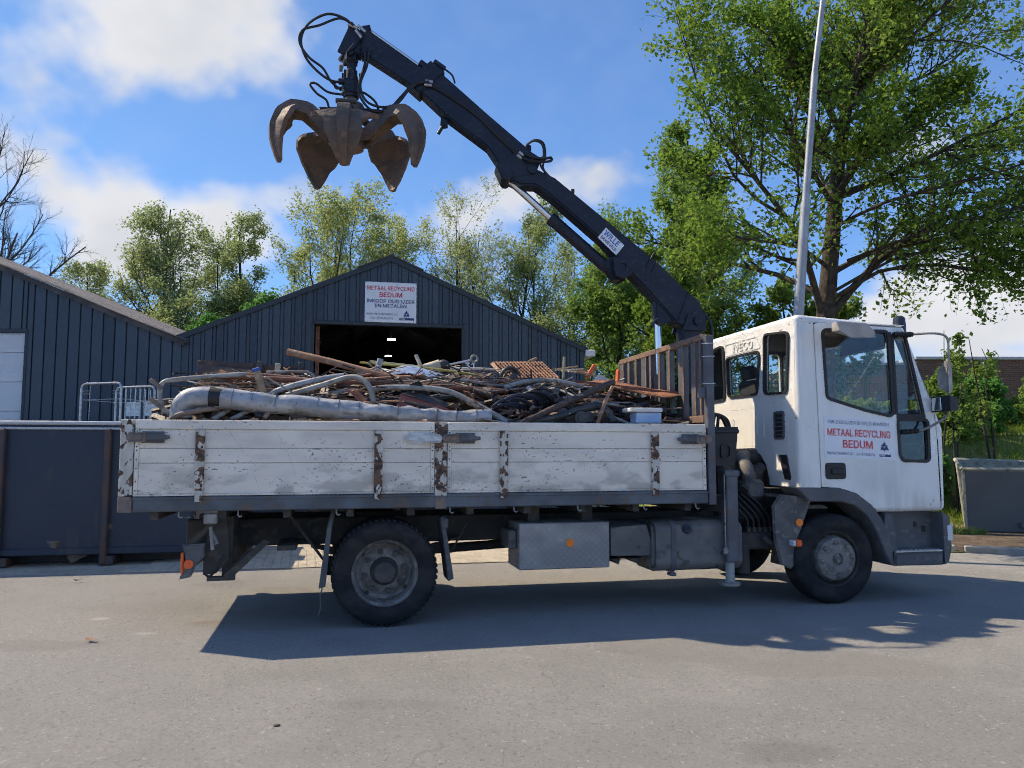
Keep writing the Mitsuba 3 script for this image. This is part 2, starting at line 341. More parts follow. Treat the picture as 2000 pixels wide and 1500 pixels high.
bsdf('m_s_grey', two((.36, .36, .34), (.24, .23, .21), 9, .35, .65, (.18, .12, .08), 22), .55, .2)
bsdf('m_s_white', two((.68, .67, .63), (.50, .48, .44), 9, .35, .65), .5)
bsdf('m_s_rustlight', two((.36, .20, .12), (.25, .135, .085), 9, .35, .65, (.42, .32, .25), 24), .8)
bsdf('m_s_rustred', two((.21, .085, .055), (.14, .065, .045), 9, .35, .65, (.30, .17, .11), 24), .75)
bsdf('m_s_rustdark', two((.085, .058, .046), (.055, .042, .037), 9, .35, .65, (.15, .09, .065), 24), .6)
bsdf('m_s_rustgrey', two((.22, .17, .14), (.14, .12, .11), 10, .35, .65, (.3, .18, .1), 26), .65)
bsdf('m_s_rustorange', two((.27, .12, .06), (.17, .08, .05), 6, .35, .65, (.42, .2, .09), 20), .8)
bsdf('m_s_darkgrey', two((.05, .052, .056), (.085, .083, .08), 9, .35, .65), .5, .3)
bsdf('m_s_yellow', (.46, .38, .10), .5)
bsdf('m_s_yellowpale', (.50, .46, .27), .55)
bsdf('m_s_brass', (.42, .36, .20), .45, .4)
bsdf('m_s_chrome', (.72, .72, .72), .3, .9)
bsdf('m_s_blue', two((.22, .31, .50), (.36, .42, .52), 4, .3, .6, (.08, .08, .1), 18), .4, .35)
bsdf('m_s_bluebox', two((.30, .45, .68), (.48, .56, .66), 6, .35, .6), .5)
bsdf('m_s_red', two((.27, .07, .05), (.18, .06, .05), 6, .3, .6), .5)
bsdf('m_s_orange', (.70, .14, .04), .5)
bsdf('m_s_wood', two((.40, .30, .19), (.30, .21, .13), 12, .35, .65), .85)
bsdf('m_s_cream', two((.60, .54, .40), (.46, .40, .29), 8, .35, .65), .7)
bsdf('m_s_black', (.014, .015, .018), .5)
bsdf('m_s_cable', (.02, .026, .045), .45)
bsdf('m_sign', (.78, .80, .83), .4)
bsdf('m_red_print', (.56, .045, .055), .45)
bsdf('m_navy_print', (.03, .04, .15), .45)
bsdf('m_blue_print', (.03, .10, .40), .45)
bsdf('m_grey_print', (.25, .26, .27), .5)
bsdf('m_lamp_post', two((.40, .42, .43), (.33, .34, .35), 5, .35, .65), .5, .5)
bsdf('m_bark', two((.075, .060, .045), (.045, .036, .028), 9, .35, .65, (.11, .10, .07), 16), .95, bump=lambda p, n, uv: fbm(p.x * 28, p.y * 28, p.z * 7, 3), bs=.02)
bsdf('m_bark_far', (.05, .042, .036), .95)
bsdf('m_fence_green', (.03, .10, .075), .6)
def leaf(key, c1, c2, c3):
    def fn(p, n, uv):
        f = fbm(p.x * 1.1, p.y * 1.1, p.z * 1.1, 2); r = cell_rand(p.x * 9, p.y * 9, p.z * 9)
        return mix(mix(c1, c2, smoothstep(.35, .65, f)), c3, .75 * r)
    scene[key] = {'type': 'principledthin', 'base_color': proc(fn), 'roughness': .42, 'diff_trans': 1.0, 'eta': 1.4, 'spec_trans': 0.0}
leaf('m_leaf_big', (.225, .35, .055), (.28, .395, .07), (.13, .235, .042))
leaf('m_leaf_fresh', (.25, .37, .085), (.30, .41, .10), (.16, .27, .06))
leaf('m_leaf_pale', (.48, .54, .21), (.54, .58, .25), (.35, .42, .15))
leaf('m_leaf_dull', (.38, .46, .19), (.44, .50, .22), (.27, .34, .14))
leaf('m_leaf_dark', (.14, .32, .08), (.18, .36, .09), (.09, .23, .06))
leaf('m_grass', (.25, .34, .06), (.33, .38, .09), (.18, .27, .05))
scene['m_glass'] = {'type': 'thindielectric', 'int_ior': 1.5, 'specular_transmittance': {'type': 'rgb', 'value': [.88, .93, .91]}}
scene['m_glass_dark'] = {'type': 'thindielectric', 'int_ior': 1.5, 'specular_transmittance': {'type': 'rgb', 'value': [.42, .44, .45]}}
scene['m_skylight'] = {'type': 'principledthin', 'base_color': {'type': 'rgb', 'value': [.55, .40, .12]}, 'roughness': .7, 'diff_trans': 1.2, 'spec_trans': 0.0}

# ------------------------------------------------------------------ ground
def sheet(pts, z): return pr_z(Polygon(pts), z - .02, z)
tag(put('ground', M([(-400, -60, -.008), (400, -60, -.008), (400, 900, -.008), (-400, 900, -.008)], [(0, 1, 2), (0, 2, 3)]), 'm_sand'), kind='structure')
rng = np.random.default_rng(4)
edge = [(x, 9.72 + .2 * (x + 3.3) + .04 * math.sin(x * 3.1) + .03 * rng.normal()) for x in np.arange(-14, 3.2, .35)] + [(3.2, 11.2), (6.2, 11.55), (9, 9.9), (13, 8.2), (22, 7.2)]
poly_a = Polygon(edge + [(40, 4), (40, -30), (-30, -30), (-30, 5)])
v2, f2 = trimesh.creation.triangulate_polygon(poly_a, engine='earcut')
tag(put('asphalt_yard', M(np.c_[v2, np.zeros(len(v2))], f2), 'm_asphalt'), kind='structure')
# strip of setts between the asphalt and the sheds
tag(put('paved_strip', bx(-10, 5.2, 9.0, 16, -.03, -.004) , 'm_sand'), kind='structure')
ms = []
for iy in range(9):
    for ix in range(60):
        x = -4.6 + ix * .105 + (iy % 2) * .05; y = 9.8 + iy * .21 + .2 * (x + 3.3)
        if x > 1.6: continue
        ms.append(obx((x, y, -.004 + .003 * rng.random()), (.104, .209, .03), (0, .004 * rng.normal(), .2), .002))
k = put('paved_strip__brick', cat(ms), 'm_paver'); labels[k] = {'kind': 'stuff'}
# kerb and bare soil on the right
for i in range(7):
    x0 = 5.9 + i * 1.0
    put('kerb', obx((x0, 11.62 - .45 * (x0 - 5.9), .03), (.98, .14, .13), (0, 0, -.42), .012), 'm_kerb') if i == 0 else put('kerb__kerbstone', obx((x0, 11.62 - .45 * (x0 - 5.9), .03 + .004 * rng.normal()), (.98, .14, .13), (0, .004 * rng.normal(), -.42), .012), 'm_kerb')
tag('kerb', 'row of low concrete kerbstones in front of the grey skip', 'kerb')
def heights(x, y):
    b = smooth01(14.6, 20.0, y + .10 * (x - 8)) * smooth01(3.4, 5.6, x)
    return 1.95 * b + .25 * (meshkit.fbm(np.stack([x * .5, y * .5, x * 0], -1), 3, 2) - .5) * b
def smooth01(a, b, x):
    u = np.clip((x - a) / (b - a), 0, 1); return u * u * (3 - 2 * u)
gx, gy = np.meshgrid(np.linspace(3.2, 60, 120), np.linspace(11.3, 60, 110))
gz = heights(gx, gy) + np.where((gy > 12.2), .0, -.0) + .012
n_ = gx.shape
idx = np.arange(gx.size).reshape(n_)
q = np.stack([idx[:-1, :-1], idx[:-1, 1:], idx[1:, 1:], idx[1:, :-1]], -1).reshape(-1, 4)
tag(put('grass_bank', M(np.stack([gx, gy, gz], -1).reshape(-1, 3), np.vstack([q[:, :3], q[:, [0, 2, 3]]])), 'm_grassland', smooth=True), kind='structure')
vs, fs2 = trimesh.creation.triangulate_polygon(Polygon([(5.4, 11.6), (6.5, 11.3), (7.8, 10.75), (10.5, 10.2), (16, 10.5), (16, 14.2), (5.2, 14.4)]), engine='earcut')
tag(put('soil', M(np.c_[vs, np.full(len(vs), .018)], fs2), 'm_soil'), kind='structure')
def blades(P, h, w, seed):
    r = np.random.default_rng(seed); n = len(P); a = r.uniform(0, 6.28, n); d = np.stack([np.cos(a), np.sin(a), a * 0], -1)
    lean = r.normal(0, .35, (n, 2)); H = h * r.uniform(.5, 1.3, n)
    top = P + np.c_[lean * H[:, None], H]; mid = P + np.c_[lean * H[:, None] * .35, H * .6]
    V = np.stack([P - d * w, P + d * w, mid + d * w * .7, mid - d * w * .7, top], 1).reshape(-1, 3)
    f = np.array([(0, 1, 2), (0, 2, 3), (3, 2, 4)])
    return M(V, (f[None] + 5 * np.arange(n)[:, None, None]).reshape(-1, 3))
r = np.random.default_rng(8)
gp = np.stack([r.uniform(6.5, 20, 42000), r.uniform(14.6, 24, 42000)], -1)
gp = gp[(gp[:, 1] > 15.0) | (r.random(len(gp)) < .25)]
tag(put('grass', blades(np.c_[gp, heights(gp[:, 0], gp[:, 1]) + .01], .20, .007, 3), 'm_grass'), 'long bright green grass growing on the bank behind the grey skip', 'grass', kind='stuff')
gp = np.stack([r.uniform(7.5, 8.15, 150), r.uniform(13.55, 13.95, 150)], -1)
tag(put('weeds', blades(np.c_[gp, gp[:, 0] * 0 + .02], .11, .010, 4), 'm_grass'), 'tuft of weeds at the foot of the grey skip', 'weeds', kind='stuff')

# ------------------------------------------------------------------ middle shed
EAVE, RIDGE, HALF = 3.46, 5.12, 3.86
def roofz(s): return RIDGE - (RIDGE - EAVE) * abs(s) / HALF
def top_edge(a, b, cut=0.0):
    xs = sorted({a, b} | ({0.0} if a < 0 < b else set()))
    return [(x, roofz(x) - cut) for x in xs]
shed = thing('metal_shed', 'dark blue-grey ribbed metal shed with a gable and a wide open doorway behind the truck', 'shed')
PITCHW = .197
def ribbed(parent, a, b, zlo, topfn, frame, two_tier=True):
    w = b - a
    if w < .03: return
    ms = []
    if two_tier:
        spans = [(a + .006, a + .052), (a + .072, b - .012)] if w > .12 else [(a + .006, b - .012)]
    else:
        spans = [(a + .014, b - .014)]
    for (x0, x1) in spans:
        if x1 - x0 < .012: continue
        ms.append(pr_t([(x0, zlo), (x1, zlo)] + topfn(x0, x1)[::-1], -.032, -.001))
    return put(parent, frame(cat(ms)), RCL.choice(CLADS))
door = (-1.41, 1.38, 3.82)
s0 = -3.80
edges = list(np.arange(s0, HALF, PITCHW)) + [HALF]
# the sheet behind the ribs, with the doorway cut out
wall = Polygon([(-HALF, 0), (HALF, 0), (HALF, EAVE), (0, RIDGE), (-HALF, EAVE)]).difference(sbox(door[0], -1, door[1], door[2]))
put(shed + '__wall', SHD(pr_t(wall, 0, .05)), 'm_clad')
for a, b in zip(edges[:-1], edges[1:]):
    spans = [(a, b)]
    if b > door[0] and a < door[1]:
        ribbed(shed + '__wall__panel', a, b, door[2] + .075, lambda x, y: top_edge(x, y, .02), SHD)
        if a < door[0]: ribbed(shed + '__wall__panel', a, door[0] - .02, .1, lambda x, y: [(x, door[2] + .07), (y, door[2] + .07)], SHD)
        if b > door[1]: ribbed(shed + '__wall__panel', door[1] + .02, b, .1, lambda x, y: [(x, door[2] + .07), (y, door[2] + .07)], SHD)
    else:
        ribbed(shed + '__wall__panel', a, b, .1, lambda x, y: top_edge(x, y, .02), SHD)
# flashing, door frame
def strip(pts, r=.03): return tubes(np.array([pts]), np.full((1, len(pts)), r), 4, True)
fl = []
for sgn in (-1, 1):
    fl.append(pr_t([(0, RIDGE + .055), (sgn * (HALF + .06), roofz(HALF + .06) + .055), (sgn * (HALF + .06), roofz(HALF + .06) - .045), (0, RIDGE - .045)][::sgn], -.07, -.034))
put(shed + '__verge_trim', SHD(cat(fl)), 'm_clad_trim')
put(shed + '__ridge_cap', SHD(cat([pr_t(Polygon([(-.62, roofz(.62) + .085), (0, RIDGE + .085), (.62, roofz(.62) + .085), (.62, roofz(.62) + .06), (0, RIDGE + .055), (-.62, roofz(.62) + .06)]), -.09, 20), bx(-.05, .05, -.10, .2, RIDGE + .03, RIDGE + .115, .03)])), 'm_roof_dark')
put(shed + '__door_frame', SHD(cat([bx(door[0] - .01, door[1] + .01, -.045, .06, door[2] - .0, door[2] + .07, .006), bx(door[0] - .06, door[0], -.04, .05, 0, door[2] - .002), bx(door[1], door[1] + .06, -.04, .05, 0, door[2] - .002)])), 'm_clad_trim')
DEP = 19.0
# roof: sheets with yellow translucent strips in them
def roof_quad(sa, sb, ta, tb, off=.02):
    P = [(sa, ta, roofz(sa) + off), (sb, ta, roofz(sb) + off), (sb, tb, roofz(sb) + off), (sa, tb, roofz(sa) + off)]
    return M(P, [(0, 1, 2), (0, 2, 3)])
rq, sk = [], []
bands = [(-.034, 2.0, 0), (2.0, 2.4, 1), (2.4, 6.4, 0), (6.4, 6.8, 1), (6.8, DEP, 0)]
for ta, tb, light in bands:
    for sg in (-1, 1):
        e = sg * (HALF + .05)
        if light:
            rq += [roof_quad(0, sg * 1.0, ta, tb), roof_quad(sg * 2.9, e, ta, tb)]
            (sk if sg < 0 else rq).append(roof_quad(sg * 1.0, sg * 2.9, ta, tb))
        else: rq.append(roof_quad(0, e, ta, tb))
put(shed + '__roof', SHD(cat(rq)), 'm_roof_dark')
for q_ in sk: put(shed + '__roof__skylight', SHD(q_), 'm_skylight')
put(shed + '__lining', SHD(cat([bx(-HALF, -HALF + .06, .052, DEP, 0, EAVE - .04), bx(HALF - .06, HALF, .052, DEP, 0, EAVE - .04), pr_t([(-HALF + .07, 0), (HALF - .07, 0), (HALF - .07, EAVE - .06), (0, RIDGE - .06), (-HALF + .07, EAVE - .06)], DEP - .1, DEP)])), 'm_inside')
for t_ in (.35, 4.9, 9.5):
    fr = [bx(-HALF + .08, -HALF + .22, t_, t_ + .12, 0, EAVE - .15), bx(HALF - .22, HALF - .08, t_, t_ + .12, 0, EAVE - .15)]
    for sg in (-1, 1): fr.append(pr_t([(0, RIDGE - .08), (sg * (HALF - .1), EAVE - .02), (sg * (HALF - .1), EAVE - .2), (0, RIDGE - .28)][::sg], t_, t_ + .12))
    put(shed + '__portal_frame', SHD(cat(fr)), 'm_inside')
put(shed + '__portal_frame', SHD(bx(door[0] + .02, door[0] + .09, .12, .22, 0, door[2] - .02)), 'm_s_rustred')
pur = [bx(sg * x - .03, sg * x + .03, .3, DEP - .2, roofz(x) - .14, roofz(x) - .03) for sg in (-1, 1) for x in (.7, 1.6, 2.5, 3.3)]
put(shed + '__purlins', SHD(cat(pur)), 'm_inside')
for (s_, t_, z_) in ((.17, 3.2, 4.05), (.26, 6.8, 4.1)):
    kk = put(shed + '__ceiling_lamp', SHD(cyl((s_, t_, z_), (s_, t_, roofz(s_) - .05), .012, 8)), 'm_inside')
    tb = cyl((s_ - .09, t_, z_ - .03), (s_ + .09, t_, z_ - .03), .022, 12)
    k2 = put(kk + '__tube', SHD(tb), 'm_lens'); scene[k2]['emitter'] = {'type': 'area', 'radiance': {'type': 'rgb', 'value': [2.2, 2.3, 2.4]}}
# gutter box on the right, small lamp on ridge
put(shed + '__gutter', SHD(cat([bx(HALF + .004, HALF + .20, -.10, DEP, EAVE - .13, EAVE - .0, .012)])), 'm_white_trim')
# house number
k = put(shed + '__number_board', SHD(text('31', .13, 1.44, 3.02, -.034, .004)), 'm_sign')

sign = thing('shed_sign', 'white sign board with red and navy lettering above the shed doorway', 'sign')
sx0, sx1, sz0, sz1 = -.487, .487, 3.885, 4.66
put(sign + '__board', SHD(bx(sx0, sx1, -.066, -.040, sz0, sz1, .004)), 'm_sign')
cx = (sx0 + sx1) / 2; tf = -.067
put(sign + '__red_lettering', SHD(cat([text('METAAL RECYCLING', .075, 0, 4.505, tf, .003, True, .90, center=cx), text('BEDUM', .088, 0, 4.375, tf, .003, True, .43, center=cx)])), 'm_red_print')
put(sign + '__navy_lettering', SHD(cat([text('INKOOP OUD IJZER', .064, 0, 4.262, tf, .003, True, .90, center=cx), text('EN METALEN', .064, 0, 4.172, tf, .003, True, .60, center=cx),
    text('INDUSTRIEWEG 31', .042, -.455, 4.02, tf, .003, False, .59), text('06-27024376', .042, 0, 3.945, tf, .003, False, .42, center=-.165)])), 'm_navy_print')
put(sign + '__recycling_symbol', SHD(cat([recycle_mesh(.30, 4.045, .095, tf), bx(.165, .445, tf - .003, tf, 3.935, 3.98)])), 'm_navy_print')
put(sign + '__small_lettering', SHD(text('VIHB', .024, .185, 3.946, tf - .0035, .002, True, .09)), 'm_sign')

# ------------------------------------------------------------------ left shed
lsh = thing('metal_shed', 'dark blue ribbed metal shed with a corrugated roof and white sectional door, at the left', 'shed')
def lz(s): return 3.45 - .408 * s       # s negative to the left
LW = -9.5
ldoor = -2.76
wallp = Polygon([(LW, 0), (0.05, 0), (0.05, lz(.05) - .05), (LW, lz(LW) - .05)]).difference(sbox(LW - 1, -1, ldoor, 3.57))
put(lsh + '__wall', LFT(pr_t(wallp, 0, .05)), 'm_clad')
for a in np.arange(LW, 0.04, .2085):
    b = min(a + .2085, .05); zlo = .1
    segs = [(a, b, .1)]
    if b <= ldoor: segs = [(a, b, 3.64)]
    elif a < ldoor: segs = [(a, ldoor + .02, 3.64), (ldoor + .02, b, .1)]
    for (x0, x1, z0) in segs:
        ribbed(lsh + '__wall__panel', x0, x1, z0, lambda x, y: [(x, lz(x) - .07), (y, lz(y) - .07)], LFT, False)
put(lsh + '__verge_trim', LFT(pr_t([(.1, lz(.1) + .03), (.1, lz(.1) - .075), (LW, lz(LW) - .075), (LW, lz(LW) + .03)], -.09, -.035)), 'm_roof_dark')
# corrugated roof slope
LD = 19.0
tt = np.arange(-.12, LD, .177 / 6); ss = np.linspace(LW, .12, 14)
S, TT = np.meshgrid(ss, tt, indexing='ij')
Z = lz(S) + .045 + .022 * np.cos(TT * 2 * np.pi / .177) + .012 * (np.floor((S - LW) / 1.5) % 2 == 0)
idx = np.arange(S.size).reshape(S.shape); q = np.stack([idx[:-1, :-1], idx[1:, :-1], idx[1:, 1:], idx[:-1, 1:]], -1).reshape(-1, 4)
put(lsh + '__roof', LFT(M(np.stack([S, TT, Z], -1).reshape(-1, 3), np.vstack([q[:, :3], q[:, [0, 2, 3]]]))), 'm_roof', smooth=60)
put(lsh + '__roof__skylight', LFT(M([(-3.4, 5.0, lz(-3.4) + .085), (-.1, 5.0, lz(-.1) + .085), (-.1, 5.5, lz(-.1) + .085), (-3.4, 5.5, lz(-3.4) + .085)], [(0, 1, 2), (0, 2, 3)])), 'm_skip_light')
put(lsh + '__far_verge', LFT(cat([pr_t([(.05, lz(.05) + .15), (.05, lz(.05)), (LW, lz(LW)), (LW, lz(LW) + .15)], LD - .1, LD), pr_t([(.05, 0), (.05, lz(.05)), (LW, lz(LW)), (LW, 0)], LD - .3, LD - .2)])), 'm_roof_dark')
put(lsh + '__valley_gutter', LFT(bx(-.01, .16, -.10, 12, lz(0) - .07, lz(0) - .02, .01)), 'm_roof_dark')
dz = [0.02, .56, 1.09, 1.62, 2.15, 2.68, 3.21, 3.56]
sd = lsh + '__sectional_door'
put(sd, LFT(bx(LW + .2, ldoor, .06, .08, 0, 3.57)), 'm_door_white')
for a, b in zip(dz[:-1], dz[1:]):
    pan = [bx(LW + .2, ldoor - .012, .02, .06, a + .006, b - .006, .006)]
    for e in np.arange(a + .1, b - .03, .1): pan.append(bx(LW + .2, ldoor - .012, .014, .0205, e, e + .012))
    put(sd + '__panel', LFT(cat(pan)), 'm_door_white')
put(lsh + '__door_frame', LFT(cat([bx(ldoor, ldoor + .05, -.04, .06, 0, 3.57), bx(LW, ldoor + .05, -.045, .06, 3.572, 3.635)])), 'm_clad_trim')

# ------------------------------------------------------------------ blue container
co = thing('skip_container', 'large dark blue steel container with upright ribs left of the truck', 'container')
CL, CR, CW, CH, CB = -5.2, 1.46, 2.3, 1.77, .135
ctm = [bx(CL, CR, .0, .05, CB, CH), bx(CL, CR, CW - .05, CW, CB, CH), bx(CR - .05, CR, .05, CW - .05, CB, CH), bx(CL, CL + .05, .05, CW - .05, CB, CH), bx(CL + .05, CR - .05, .05, CW - .05, CB, CB + .05)]
put(co + '__body', CNT(cat(ctm)), 'm_container')
put(co + '__rim', CNT(cat([bx(CL, CR + .01, -.04, .055, CH - .0, CH + .05, .012), bx(CL, CR + .01, CW - .055, CW + .04, CH, CH + .05, .012), bx(CR - .06, CR + .02, .056, CW - .056, CH, CH + .05, .012), bx(CL, CR, -.035, -.002, CH - .06, CH - .03, .008)])), 'm_lip')
for x in (-4.8, -3.62, -2.22, -.82, .40):
    put(co + '__rib', CNT(cat([bx(x, x + .075, -.09, -.002, .0 + .02, CH - .05, .012), bx(x - .01, x + .16, -.075, .3, .005, .12, .012)])), 'm_container_edge')
put(co + '__runner', CNT(cat([bx(CL + .1, CR - .1, .35, .47, .0, CB - .002, .01), bx(CL + .1, CR - .1, CW - .47, CW - .35, .0, CB - .002, .01)])), 'm_container_edge')
put(co + '__bottom_rail', CNT(bx(CL, CR, -.03, -.002, CB, CB + .09, .01)), 'm_container')
r = np.random.default_rng(5)
hp = [obx((r.uniform(CL + .3, CR - .3), r.uniform(.25, CW - .25), r.uniform(.22, .6)), (r.uniform(.2, .9), r.uniform(.1, .5), r.uniform(.02, .2)), r.uniform(-.5, .5, 3)) for _ in range(240)]
tag(put('container_scrap', CNT(cat(hp)), 'm_s_rustgrey'), 'loose scrap lying inside the blue container', 'scrap', kind='stuff')

# grey post of the doorway seen under the truck bed
tag(put('concrete_block', obx((-4.02, 10.95, .55), (.75, .5, 1.12), (0, 0, .2), .02), 'm_kerb'), 'pale grey concrete block standing at the right end of the blue container', 'block')

# roll cage trolley standing in the container
tr = thing('roll_cage_trolley', 'galvanised wire roll cage trolley standing up out of the blue container', 'trolley')
TC = Frame(-5.61, 10.70, -.30)
W_, D_, ZB, ZT = .68, .62, .68, 2.36
def uframe(t_, key):
    P = [(-W_ / 2, t_, ZB), (-W_ / 2, t_, ZT - .06), (-W_ / 2 + .03, t_, ZT - .012), (-W_ / 2 + .08, t_, ZT), (W_ / 2 - .08, t_, ZT), (W_ / 2 - .03, t_, ZT - .012), (W_ / 2, t_, ZT - .06), (W_ / 2, t_, ZB)]
    return tube(P, .016, 8)
for t_ in (0, D_): put(tr + '__frame', TC(uframe(t_, '')), 'm_zinc')
wr = []
for x in np.linspace(-W_ / 2 + .1, W_ / 2 - .1, 7): wr += [cyl((x, D_, ZB + .1), (x, D_, ZT - .02), .005, 5), cyl((x, 0, ZB + .1), (x, 0, ZT - .54), .005, 5)]
for y in np.linspace(.08, D_ - .08, 6): wr += [cyl((W_ / 2, y, ZB + .1), (W_ / 2, y, ZT - .06), .005, 5)]
for z_ in (ZB + .2, ZB + .7, ZT - .54, ZT - .22): wr += [cyl((-W_ / 2, D_, z_), (W_ / 2, D_, z_), .005, 5), cyl((W_ / 2, 0, z_), (W_ / 2, D_, z_), .005, 5), cyl((-W_ / 2, 0, z_), (W_ / 2, 0, z_), .005, 5), cyl((-W_ / 2, 0, z_), (-W_ / 2, D_, z_), .005, 5)]
for x in (-W_ / 2 + .15, ): wr.append(cyl((x, 0, ZT - .5), (x, 0, ZT), .004, 5))
for z_ in (ZT - .10, ZT - .14): wr += [cyl((-W_ / 2, 0, z_), (-W_ / 2 + .15, 0, z_), .004, 5), cyl((W_ / 2 - .15, 0, z_), (W_ / 2, 0, z_), .004, 5)]
k = put(tr + '__wires', TC(cat(wr)), 'm_zinc')
for x in (-.02, .3): put(tr + '__plate', TC(bx(x - .12, x + .12, D_ - .012, D_ - .004, ZT - .42, ZT - .22)), 'm_zinc')
put(tr + '__base', TC(bx(-W_ / 2, W_ / 2, 0, D_, ZB - .03, ZB, .008)), 'm_zinc')

# ------------------------------------------------------------------ grey skip on the right
sk_ = thing('open_skip', 'grey steel open skip with slanted ends right of the truck cab', 'skip')
NLb, NL, NR, FL, FR = [np.array(p) for p in ((8.02, 14.05, .03), (7.98, 14.0, 1.12), (12.2, 13.45, 1.10), (8.72, 15.55, 1.28), (12.9, 15.1, 1.13))]
NRb, FLb, FRb = np.array((12.2, 13.5, .03)), np.array((8.80, 15.5, .03)), np.array((12.9, 15.05, .03))
def wallq(a, b, c, d, th):
    """slab between four corners, th metres thick to its inner side"""
    a, b, c, d = map(np.array, (a, b, c, d)); n = np.cross(b - a, d - a); n = n / np.linalg.norm(n) * th
    return m2t(m3.Manifold.hull_points(np.array([a, b, c, d, a + n, b + n, c + n, d + n])))
put(sk_ + '__near_side', wallq(NLb, NRb, NR, NL, -.035), 'm_skip')
put(sk_ + '__end_panel', wallq(NLb, FLb, FL, NL, .03), 'm_skip_light')
put(sk_ + '__far_side', wallq(FLb, FRb, FR, FL, .035), 'm_skip_light')
put(sk_ + '__far_end', wallq(NRb, FRb, FR, NR, -.03), 'm_skip')
put(sk_ + '__floor', wallq(NLb + (0, 0, .04), NRb + (0, 0, .04), FRb + (0, 0, .04), FLb + (0, 0, .04), .03), 'm_skip')
rim = [tubes(np.array([[a, b]]), np.full((1, 2), .035), 4, True) for a, b in ((NL, NR), (NL, FL), (FL, FR))]
put(sk_ + '__rim', cat(rim), 'm_skip_light')
put(sk_ + '__lug', cat([obx(NLb * (1 - u) + NRb * u + np.array((0, -.05, .12)), (.12, .10, .08), (0, 0, -.13), .01) for u in (.22, .75)]), 'm_skip')

# ------------------------------------------------------------------ brick building far right
bb = thing('brick_building', 'low brown brick building with a flat roof behind the bushes on the right', 'building')
BB = Frame(11.5, 25.5, .02)
put(bb + '__wall', BB(cat([bx(-1.4, 2.05, 1.2, 9, 0, 4.38), bx(2.05, 14, .6, 9, 0, 4.50)])), 'm_brick')
put(bb + '__roof_edge', BB(cat([bx(-1.45, 2.0, 1.12, 9.05, 4.382, 4.46, .01), bx(2.0, 14.05, .52, 9.05, 4.502, 4.60, .01)])), 'm_lip')
put(bb + '__downpipe', BB(cat([cyl((4.35, .53, .2), (4.35, .53, 4.0), .06, 12), bx(4.2, 4.5, .42, .59, 3.95, 4.42, .02)])), 'm_white_trim')
put(bb + '__chimney', BB(cat([bx(1.42, 1.68, 2.0, 2.3, 4.3, 4.95), cyl((1.55, 2.15, 4.95), (1.55, 2.15, 5.1), .12, 14), tubes(np.array([[(1.55, 2.15, 5.08), (1.55, 2.15, 5.14), (1.55, 2.15, 5.24)]]), np.array([[.3, .3, .05]]), 18, True)])), 'm_white_trim')

# ------------------------------------------------------------------ lamp posts, fence
lp = np.array([(3.79, 11, 0), (4.060, 11, 3.418), (4.205, 11, 4.97), (4.21, 11, 5.02), (4.40, 11, 6.9), (4.405, 11, 6.95), (4.56, 11, 8.03), (4.72, 11, 9.9)])
tag(put('lamp_post', tubes(lp[None], np.array([[.085, .072, .068, .052, .050, .042, .040, .034]]), 16, True), 'm_lamp_post', 40), 'tall grey tapered lamp post leaning slightly behind the truck cab', 'lamp post')
tag(put('lamp_post', tube([(9.35, 22, 1), (9.35, 22, 5.35)], [.05, .035], 10), 'm_lamp_post'), 'thin dark pole far behind the truck cab roof', 'lamp post')
fe = thing('mesh_fence', 'green welded mesh fence seen through the headboard bars', 'fence')
fy = 17.5
for x in np.arange(1.9, 8.2, 1.5): put(fe + '__post', bx(x - .03, x + .03, fy - .03, fy + .03, 0, 3.25), 'm_fence_green')
fm = [cyl((1.6, fy, z), (8.2, fy, z), .014, 4) for z in (.3, 1.0, 1.7, 2.3, 2.6, 2.95, 3.15)] + [cyl((x, fy, .1), (x, fy, 3.18), .005, 4) for x in np.arange(1.6, 8.2, .1)]
k = put(fe + '__mesh', cat(fm), 'm_fence_green')

# ------------------------------------------------------------------ the truck
TK = thing('flatbed_truck', 'white flatbed truck with a dropside bed and a black loader crane behind its cab', 'truck')
def tk(part, mesh, mat, smooth=False): return put(f'{TK}__{part}', TRK(mesh), mat, smooth)
ZC = .85
def lean(mesh):          # the near cab side leans in a little towards the roof
    v = mesh.vertices.copy(); v[:, 1] += np.maximum(v[:, 2] - ZC, 0) * .0215; mesh.vertices = v; return mesh
CT0, CT1 = .05, 2.10
PROF = [(5.872, ZC), (5.897, 2.755), (7.105, 2.69), (7.415, 1.80), (7.492, 1.66), (7.462, ZC)]
def cab_hull(r, inset, zlo=None):
    sp = m3.Manifold.sphere(r, 20); b = []
    c = np.mean(PROF, axis=0); pg = Polygon(PROF).buffer(-(r + inset), join_style=2)
    for s, z in list(pg.exterior.coords)[:-1]:
        for side in (0, 1):
            ln = (z - ZC) * .0215
            t = CT0 + r + inset + ln if side == 0 else CT1 - r - inset - ln
            b.append(sp.translate((s, t, z)))
    return m3.Manifold.batch_hull(b)
def prism_t(p, t0, t1): return man(pr_t(p, t0, t1))
def prism_s(p, s0, s1): return man(pr_s(p, s0, s1))
W_MAIN = rnd([(6.182, 2.605), (6.912, 2.612), (6.918, 1.772), (6.62, 1.83), (6.200, 1.945)], .045)
W_QTR = rnd([(6.962, 2.600), (7.100, 2.578), (7.262, 1.79), (6.960, 1.79)], .03)
W_LOW = rnd([(6.968, 1.742), (7.305, 1.742), (7.297, 1.338), (7.0, 1.345), (6.972, 1.40)], .04)
R_WIN = [rnd([(.20, 2.59), (.63, 2.625), (.66, 2.02), (.25, 2.005)], .05), rnd([(.74, 2.47), (1.44, 2.47), (1.41, 2.04), (.80, 2.03)], .05), rnd([(1.95, 2.59), (1.52, 2.625), (1.49, 2.02), (1.90, 2.005)], .05)]
